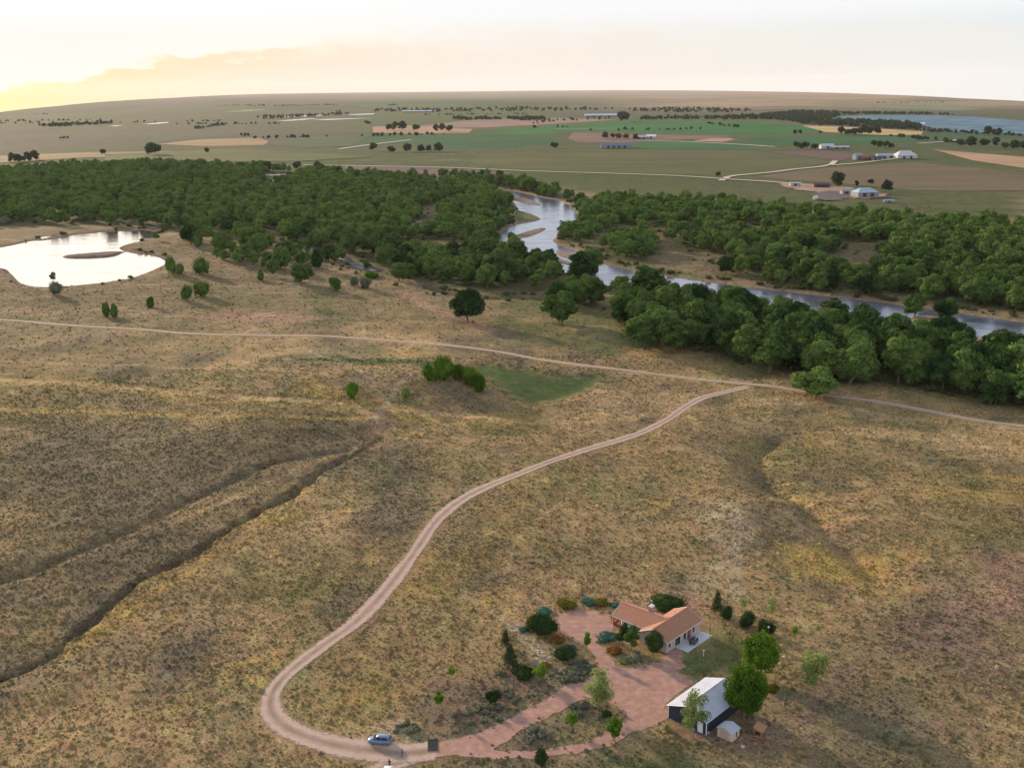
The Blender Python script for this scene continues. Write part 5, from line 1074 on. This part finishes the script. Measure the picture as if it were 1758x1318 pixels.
# small garden shed, hutch, lumber
x, y, z = G(1250, 1263); t = empty('garden_shed', (x, y, z), BA); tag(t, 'small cream garden shed with grey roof beside the big round tree', 'shed')
M_CREAM = mat('cream_boards', (.58, .45, .36), .8, .1, 3); M_GROOF = mat('grey_roof_felt', (.36, .40, .44), .8, .12, 3)
w = MB(); gable_walls(w, -1.3, 1.3, -1.6, 1.6, 1.85, 2.45, 'x'); w.build('wall', M_CREAM, t)
MB().slab([(-1.5, -1.8, 1.82), (1.5, -1.8, 1.82), (1.5, 0, 2.5), (-1.5, 0, 2.5)], .06).slab([(1.5, 1.8, 1.82), (-1.5, 1.8, 1.82), (-1.5, 0, 2.5), (1.5, 0, 2.5)], .06).build('roof', M_GROOF, t)
for s_ in (-.46, .46): opening(t, 'door', ('x', -1.3, -1), s_, .9, .62, 1.6, mat('shed_door', (.50, .34, .26), .8, .1, 3))
opening(t, 'window', ('y', -1.6, -1), .2, 1.1, .5, 1.2, M_GLASS)
x, y, z = G(1304, 1257); t = empty('wooden_hutch', (x, y, z), BA + .2); tag(t, 'low reddish brown wooden hutch with a sloping lid', 'hutch')
M_PLANK = mat('red_brown_planks', (.30, .15, .085), .85, .25, 6)
MB().add([(-1.2, -.8, -.1), (1.2, -.8, -.1), (1.2, .8, -.1), (-1.2, .8, -.1), (-1.2, -.8, 1.0), (1.2, -.8, 1.0), (1.2, .8, 1.5), (-1.2, .8, 1.5)], [(0, 1, 5, 4), (1, 2, 6, 5), (2, 3, 7, 6), (3, 0, 4, 7), (4, 5, 6, 7)]).build('body', M_PLANK, t)
b = MB()
for i in range(9): b.slab([(-1.3 + i * .29, -1.0, .97 + .01), (-1.3 + i * .29 + .27, -1.0, .98), (-1.3 + i * .29 + .27, .9, 1.575), (-1.3 + i * .29, .9, 1.575)], .05)
b.build('lid', mat('lid_planks', (.38, .20, .11), .85, .25, 6), t); MB().box((-1.23, 0, .5), (.05, .9, .8)).build('door', M_BLACK, t)
r_ = np.random.default_rng(3); x, y, z = G(1300, 1268); t = MB()
for i in range(9): a = r_.uniform(-.5, .5); t.box((r_.normal() * .35, r_.normal() * .35, .06 + .05 * i), (1.9 * r_.uniform(.6, 1), .16, .05), a)
o = t.build('board_pile', M_PLANK); o.location = (x, y, z); tag(o, 'loose pile of old boards in front of the wooden hutch', 'board pile')
# lamp, white post, stones
x, y, z = G(1318.5, 1092); t = empty('yard_lamp', (x, y, z)); tag(t, 'brown lamp post with a white globe among the dark bushes', 'lamp')
MB().tube((0, 0, -.1), (0, 0, 2.1), .06).build('post', M_PLANK, t); MB().lathe((0, 0, 2.08), [(.06, 0), (.2, .1), (.25, .24), (.2, .38), (.06, .46)], 12).build('lamp_globe', M_WHITE, t, smooth=True)
x, y, z = G(1207.5, 1126); t = empty('white_post', (x, y, z)); tag(t, 'slim white post standing on the lawn below the patio', 'post')
MB().tube((0, 0, -.1), (0, 0, 1.5), .06).build('post', M_WHITE, t); MB().box((.05, 0, 1.4), (.5, .07, .22)).build('cross_arm', M_WHITE, t)
M_STONE = mat('pale_stone', (.43, .36, .30), .9, .15, 2)
def stone(px, py, s, label, group=None):
    x, y, z = G(px, py); bm = bmesh.new(); bmesh.ops.create_icosphere(bm, subdivisions=2, radius=1)
    for v in bm.verts: v.co = Vector((v.co.x * s, v.co.y * s * .8, v.co.z * s * .55)) * float(1 + .16 * YS.normal())
    me = bpy.data.meshes.new('stone'); bm.to_mesh(me); bm.free(); me.materials.append(M_STONE); o = bpy.data.objects.new('stone', me); col.objects.link(o)
    o.location = (x, y, z + s * .25); o.rotation_euler = (0, 0, YS.uniform(0, 6)); tag(o, label, 'stone', group)
for px, py in ((880, 1078), (884, 1084), (889, 1090), (896, 1094), (903, 1098), (909, 1102), (914, 1107), (920, 1111), (925, 1117), (930, 1122), (936, 1127), (940, 1132), (946, 1137), (960, 1152), (968, 1158)): stone(px + YS.normal() * 1.2, py + YS.normal(), YS.uniform(.22, .42), 'pale stone in the row edging the garden left of the junipers', 'garden edging stones')
stone(1271, 1057, .5, 'white stone just left of the middle dark bush'); stone(1214, 1257, .6, 'pale flat stone at the end of the dark shed'); stone(1190, 1252, .55, 'pale stone under the loose tree')
stone(1275, 1282, .5, 'pale stone lying below the garden shed'); stone(1346, 1128, .45, 'pale stone to the right of the upper big round tree')

# ---------------------------------------------------------------- cars and people
M_TYRE = mat('tyre_rubber', (.018, .018, .019), .85, .2, 8); M_RIM = mat('alloy_rim', (.5, .5, .52), .3, .1, 8, metal=.7)
M_HEAD = mat('headlight_glass', (.7, .72, .75), .15, .05, 4, spec=.7); M_TAIL = mat('tail_light', (.35, .02, .02), .2, .1, 4, spec=.6)
def loft(secs):
    b = MB(); n = len(secs[0]); V = [p for s_ in secs for p in s_]
    F = [(k * n + i, k * n + (i + 1) % n, (k + 1) * n + (i + 1) % n, (k + 1) * n + i) for k in range(len(secs) - 1) for i in range(n)]
    return b.add(V, F + [tuple(range(n - 1, -1, -1)), tuple(range((len(secs) - 1) * n, len(secs) * n))])
def make_car(px, py, rz, paint, label):
    x, y, z = G(px, py); root = empty('parked_car', (x, y, z + .1), rz); tag(root, label, 'car')
    m = mat('car_paint', paint, .25, .05, 2, spec=.6); S = []
    for xx, hw, zb, zt in ((-2.22, .70, .42, .78), (-2.15, .80, .30, .95), (-1.8, .87, .24, 1.02), (-.6, .89, .22, 1.0), (.6, .89, .22, .98), (1.2, .88, .22, .95), (1.75, .84, .25, .87), (2.1, .76, .30, .76), (2.22, .62, .40, .62)):
        S.append([(xx, -hw + .08, zb), (xx, hw - .08, zb), (xx, hw, zb + .14), (xx, hw, zt - .16), (xx, hw - .12, zt), (xx, -hw + .12, zt), (xx, -hw, zt - .16), (xx, -hw, zb + .14)])
    loft(S).build('body', m, root, smooth=True)
    cab = [(-2.05, .70, .98, 1.02), (-1.75, .72, .98, 1.50), (-1.3, .74, .98, 1.56), (.1, .74, .97, 1.57), (.55, .72, .96, 1.46), (1.25, .72, .92, .95)]
    loft([[(a, -w_ - .04, z0), (a, w_ + .04, z0), (a, w_ - .14 if z1 > 1.2 else w_, z1), (a, -w_ + .14 if z1 > 1.2 else -w_, z1)] for a, w_, z0, z1 in cab]).build('window', M_GLASS, root)
    loft([[(a, -hw, zz), (a, hw, zz), (a, hw - .08, zz + .06), (a, -hw + .08, zz + .06)] for a, hw, zz in ((-1.95, .60, 1.42), (-1.5, .63, 1.54), (-.6, .64, 1.575), (.15, .63, 1.565), (.55, .60, 1.47))]).build('roof', m, root, smooth=True)
    b = MB()
    for s_ in (-1, 1):
        b.tube((.55, s_ * .60, 1.48), (1.22, s_ * .76, .95), .05, n=5); b.tube((-.5, s_ * .63, 1.58), (-.48, s_ * .80, .98), .05, n=5); b.tube((-1.75, s_ * .6, 1.50), (-2.05, s_ * .76, 1.0), .09, n=5)
    b.build('pillar', m, root)
    for a in (-1.38, 1.38):
        for s_ in (-1, 1):
            wh = MB().tube((a, s_ * .70, .22), (a, s_ * .91, .22), .33, n=16).build('wheel', M_TYRE, root, bevel=.02); MB().tube((a, s_ * .90, .22), (a, s_ * .925, .22), .21, n=12).build('rim', M_RIM, wh)
    for s_ in (-1, 1):
        MB().box((2.08, s_ * .60, .66), (.2, .26, .13), s_ * -.35).build('headlight', M_HEAD, root, bevel=.02); MB().box((-2.17, s_ * .70, .86), (.12, .16, .28)).build('tail_light', M_TAIL, root, bevel=.02); MB().box((.95, s_ * .96, 1.0), (.12, .18, .12)).build('wing_mirror', m, root, bevel=.02)
    return root
make_car(652, 1275, math.radians(172), (.13, .20, .33), 'blue estate car parked at the side of the dirt drive')
make_car(667, 1333, math.radians(95), (.66, .66, .66), 'white car cut off by the bottom edge of the view')
M_SKIN = mat('skin', (.52, .31, .22), .6, .05, 20); M_HAIR = mat('dark_hair', (.03, .02, .015), .7, .2, 20)
def skin_mesh(name, J, E, rad, m, parent):
    me = bpy.data.meshes.new(name); me.from_pydata([j for j in J], E, []); o = bpy.data.objects.new(name, me); col.objects.link(o)
    md = o.modifiers.new('skin', 'SKIN'); md.use_smooth_shade = True
    for i, r1 in enumerate(rad): me.skin_vertices[0].data[i].radius = (r1, r1)
    me.skin_vertices[0].data[0].use_root = True; o.modifiers.new('sub', 'SUBSURF').levels = 1
    o.modifiers['sub'].render_levels = 1
    dg = bpy.context.evaluated_depsgraph_get(); me2 = bpy.data.meshes.new_from_object(o.evaluated_get(dg)); o.modifiers.clear(); o.data = me2; me2.materials.clear(); me2.materials.append(m); o.parent = parent; return o
def make_person(px, py, rz, shirt, trousers, label):
    x, y, z = G(px, py); root = empty('person', (x, y, z + .08), rz); tag(root, label, 'person')
    J, E, Rd = [], [], []
    def add(p, r1, par=None):
        J.append(p); Rd.append(r1)
        if par is not None: E.append((par, len(J) - 1))
        return len(J) - 1
    pel = add((0, 0, .95), .13); wai = add((0, 0, 1.1), .12, pel); che = add((0, 0, 1.32), .14, wai); nk = add((0, 0, 1.47), .055, che); hd0 = add((.01, 0, 1.56), .085, nk); add((.015, 0, 1.66), .085, hd0)
    for s_ in (-1, 1):
        hip = add((0, s_ * .1, .88), .095, pel); kn = add((.03, s_ * .11, .49), .062, hip); an = add((-.01, s_ * .12, .09), .042, kn); add((.14, s_ * .13, .03), .035, an)
        sh = add((0, s_ * .18, 1.39), .065, che); eb = add((-.02, s_ * .25, 1.11), .045, sh); wr = add((.08, s_ * .24, .87), .03, eb); pm = add((.1, s_ * .24, .80), .032, wr)
        for i in range(4): f1 = add((.075 + .018 * i, s_ * .245, .745), .009, pm); add((.08 + .018 * i, s_ * .235, .70 + .008 * abs(i - 1.5)), .008, f1)
        f1 = add((.125, s_ * .22, .80), .01, pm); add((.14, s_ * .21, .765), .009, f1)
    body = skin_mesh('body', J, E, Rd, M_SKIN, root)
    skin_mesh('shirt', [(0, 0, 1.0), (0, 0, 1.12), (0, 0, 1.33), (0, 0, 1.44), (0, .18, 1.4), (-.02, .25, 1.12), (.06, .245, .92), (0, -.18, 1.4), (-.02, -.25, 1.12), (.06, -.245, .92)], [(0, 1), (1, 2), (2, 3), (2, 4), (4, 5), (5, 6), (2, 7), (7, 8), (8, 9)], [.155, .15, .165, .08, .085, .062, .048, .085, .062, .048], shirt, root)
    skin_mesh('trousers', [(0, 0, .96), (0, .1, .88), (.03, .11, .49), (-.01, .12, .12), (0, -.1, .88), (.03, -.11, .49), (-.01, -.12, .12)], [(0, 1), (1, 2), (2, 3), (0, 4), (4, 5), (5, 6)], [.15, .115, .08, .065, .115, .08, .065], trousers, root)
    h_ = MB().lathe((.0, 0, 1.62), [(.1, -.05), (.112, .02), (.10, .09), (.05, .14)], 12).build('hair', M_HAIR, root, smooth=True)
    MB().box((.1, .035, 1.635), (.02, .03, .018)).build('eye', M_HAIR, body); MB().box((.1, -.035, 1.635), (.02, .03, .018)).build('eye', M_HAIR, body); MB().box((.11, 0, 1.60), (.03, .025, .05), taper=.6).build('nose', M_SKIN, body)
    MB().box((.1, 0, 1.555), (.012, .05, .012)).build('mouth', mat('lips', (.35, .12, .1), .6), body)
    return root
M_DKSHIRT = mat('dark_red_shirt', (.10, .03, .03), .9, .2, 10); M_JEANS = mat('dark_jeans', (.03, .035, .06), .9, .2, 10)
make_person(690.5, 1300, math.radians(200), M_DKSHIRT, M_JEANS, 'person in dark clothes standing on the drive behind the blue car')
make_person(669, 1317, math.radians(250), mat('black_jacket', (.03, .03, .034), .9, .2, 10), M_JEANS, 'person in black standing beside the white car')
# cattle guard
x, y, z = G(743, 1279); t = empty('cattle_guard', (x, y, z + .06), math.radians(4)); tag(t, 'dark steel cattle guard set across the drive', 'cattle guard'); t.scale = (.82, .78, 1)
b = MB()
for i in range(11): b.tube((-1.0 + i * .2, -2.0, .12), (-1.0 + i * .2, 2.0, .12), .05, n=6)
b.build('grate', M_BLACK, t); MB().box((0, 0, .03), (2.3, 4.2, .05)).build('pit', mat('pit_soil', (.03, .026, .022), .95), t)
for s_ in (-2.1, 2.1): MB().box((0, s_, .14), (2.4, .16, .14)).build('end_beam', M_BLACK, t)

# ---------------------------------------------------------------- farms far away
def gable_shed(name, px, py, L, Wd, E_, Rr, rz, roofm, wallm, label, cat='barn', hip=False, doors=1, wins=0):
    x, y, _ = G(px, py); t = empty(name, (x, y, 1.0 if py > 300 and px > 1340 else .9), math.radians(rz)); tag(t, label, cat)
    w = MB(); l2, w2 = L / 2, Wd / 2; gable_walls(w, -l2 + .3, l2 - .3, -w2 + .3, w2 - .3, E_, Rr if not hip else E_ + .01, 'x'); w.build('wall', wallm, t)
    k = l2 - (w2 if hip else 0) * .8
    if hip: MB().add([(-l2, -w2, E_), (l2, -w2, E_), (l2, w2, E_), (-l2, w2, E_), (-k, 0, Rr), (k, 0, Rr)], [(0, 1, 5, 4), (2, 3, 4, 5), (1, 2, 5), (3, 0, 4), (3, 2, 1, 0)]).build('roof', roofm, t)
    else: MB().slab([(-l2, -w2, E_), (l2, -w2, E_), (l2, 0, Rr), (-l2, 0, Rr)], .2).slab([(l2, w2, E_), (-l2, w2, E_), (-l2, 0, Rr), (l2, 0, Rr)], .2).build('roof', roofm, t)
    for i in range(doors): opening(t, 'door', ('y', -w2 + .3, -1), (i - (doors - 1) / 2) * L / max(1, doors) * .7, E_ * .42, min(4, L * .2), E_ * .8, M_BLACK)
    for i in range(wins): opening(t, 'window', ('y', -w2 + .3, -1), (i - (wins - 1) / 2) * L / wins * .8 + L * .1, E_ * .55, 1.2, 1.2, M_GLASS)
    return t
M_BLUEROOF = mat('pale_blue_roof', (.30, .37, .42), .5, .08, .2); M_PALEROOF = mat('pale_metal_roof', (.46, .45, .44), .5, .08, .2); M_REDROOF = mat('red_barn_roof', (.30, .07, .05), .7, .15, .3)
M_GREYW = mat('grey_boards', (.26, .25, .25), .85, .15, .5); M_DARKROOF = mat('dark_roof', (.07, .075, .09), .7, .2, .4); M_OFFW = mat('off_white_boards', (.48, .46, .43), .8, .08, .5)
gable_shed('barn', 1484, 338, 25, 17, 4.5, 9.0, 12, M_BLUEROOF, M_GREYW, 'wide barn with pale blue hipped roof at the near farm', hip=True, doors=2)
gable_shed('farm_shed', 1455, 334, 16, 8, 3.0, 5.0, 8, M_GREYW, M_GREYW, 'low grey shed between the big tree and the pale blue barn', 'shed', doors=2)
gable_shed('mobile_home', 1365, 320, 13, 6, 3.0, 4.2, -6, M_PALEROOF, M_OFFW, 'pale mobile home at the left end of the near farm', 'house', wins=3)
gable_shed('farm_shed', 1410, 322, 20, 8, 2.8, 4.6, -4, M_DARKROOF, M_REDW, 'dark roofed shed left of the big farmyard tree', 'shed', doors=3)
gable_shed('farm_trailer', 1399, 344, 6.5, 3, 2.4, 3.2, 40, M_WHITE, M_WHITE, 'small bright white trailer beside the muddy corral', 'trailer', doors=1)
gable_shed('farm_shed', 1526, 348, 11, 4, 1.6, 2.6, -8, M_BLUEROOF, M_GREYW, 'low pale shed right of and below the pale blue barn', 'shed', doors=1)
gable_shed('grain_shed', 1472, 275, 14, 10, 6.5, 10.5, 20, M_GREYW, M_GREYW, 'tall grey grain shed at the left of the red roofed farm', doors=1)
gable_shed('farm_shed', 1488, 275, 18, 9, 3.2, 6, 4, M_REDROOF, M_REDW, 'red roofed shed in the middle of its farm', 'shed', doors=2)
gable_shed('farm_shed', 1505, 275, 20, 9, 3.2, 6, 2, M_DARKROOF, M_GREYW, 'dark roofed shed next to the red roofed one', 'shed', doors=2)
gable_shed('long_barn', 1527, 272, 44, 12, 4, 7, 4, M_BLUEROOF, M_OFFW, 'long pale barn right of the dark and red roofed sheds', doors=3)
gable_shed('barn', 1553, 272.5, 34, 22, 4.5, 12, 5, M_PALEROOF, M_OFFW, 'white barn with pointed roof at the right end of the red roofed farm', hip=True, doors=2)
gable_shed('farmhouse', 1419, 256, 26, 13, 5, 9, 5, M_PALEROOF, M_OFFW, 'white farmhouse alone beyond the ploughed field', 'house', wins=4)
gable_shed('long_barn', 1441, 256, 36, 10, 3, 5, 3, M_PALEROOF, M_GREYW, 'low pale barn right of the white farmhouse', doors=2)
gable_shed('long_barn', 1058, 254.5, 62, 20, 5, 9, -3, mat('slate_blue_roof', (.12, .16, .24), .7, .12, .2), M_GREYW, 'long slate blue roofed barn by the narrow green strip', doors=4)
gable_shed('long_barn', 1031, 200.5, 130, 36, 5, 10, 0, mat('bright_blue_white_roof', (.46, .52, .58), .5, .06, .1), M_GREYW, 'long bright barn far off among the town trees', doors=3)
gable_shed('farm_shed', 1100, 239, 30, 14, 4, 7, 10, M_PALEROOF, M_GREYW, 'pale shed in the brown far farmyard', 'shed', doors=2)
gable_shed('farm_shed', 1118, 238.5, 22, 12, 5, 9, -12, M_WHITE, M_OFFW, 'small white shed at the right of the brown far farmyard', 'shed', doors=1)
gable_shed('farm_shed', 720, 193, 170, 34, 5, 9, 0, M_PALEROOF, M_GREYW, 'long pale roofed shed on the far plain at the middle left', 'shed', doors=3)
gable_shed('farm_shed', 1580, 216, 24, 12, 4, 8, 10, M_WHITE, M_OFFW, 'white boathouse in the wood on the near lake shore', 'shed', doors=1)
# cattle beside the wood
M_COW = mat('brown_cow_hide', (.16, .06, .03), .9, .3, 2)
r_ = np.random.default_rng(8); cows = None
for i in range(13):
    px, py = 1552 + i * 4.8 + r_.normal() * 1.5, 358.5 + r_.normal() * 1.1 + .12 * i; x, y, z = G(px, py)
    if cows is None:
        J = [(0, 0, 1.0), (.7, 0, 1.02), (1.15, 0, 1.25), (1.45, 0, 1.2), (1.75, 0, 1.02), (-.6, 0, 1.03), (-.98, 0, 1.1), (-1.12, 0, .7), (.62, .2, .65), (.6, .21, .33), (.62, .21, .03), (.62, -.2, .65), (.6, -.21, .33), (.62, -.21, .03), (-.75, .2, .7), (-.9, .21, .38), (-.85, .21, .03), (-.75, -.2, .7), (-.9, -.21, .38), (-.85, -.21, .03), (1.38, .2, 1.32), (1.38, -.2, 1.32)]
        E_ = [(0, 1), (1, 2), (2, 3), (3, 4), (0, 5), (5, 6), (6, 7), (1, 8), (8, 9), (9, 10), (1, 11), (11, 12), (12, 13), (5, 14), (14, 15), (15, 16), (5, 17), (17, 18), (18, 19), (3, 20), (3, 21)]
        Rr = [.40, .36, .2, .16, .1, .36, .1, .04, .13, .08, .06, .13, .08, .06, .16, .08, .06, .16, .08, .06, .05, .05]
        cows = o = skin_mesh('cow', J, E_, Rr, M_COW, None)
    else: o = cows.copy(); col.objects.link(o)
    o.location = (x, y, z + .02); o.rotation_euler = (0, 0, r_.uniform(0, 6.28)); tag(o, 'brown cow grazing in the loose herd behind the far bank wood', 'cow', 'cattle herd behind the wood')

# ---------------------------------------------------------------- the air between here and the horizon
HM = bpy.data.materials.new('haze_air'); HM.use_nodes = True; t = HM.node_tree; t.nodes.clear(); o_ = t.nodes.new('ShaderNodeOutputMaterial'); pv = t.nodes.new('ShaderNodeVolumePrincipled')
pv.inputs['Color'].default_value = (.94, .92, .96, 1); pv.inputs['Density'].default_value = 1.0e-5; pv.inputs['Anisotropy'].default_value = .2; t.links.new(pv.outputs[0], o_.inputs['Volume'])
o = MB().box((0, 15500, -5), (17600, 45000, 680)).build('haze', HM); tag(o, 'pale evening haze over the valley', kind='stuff')
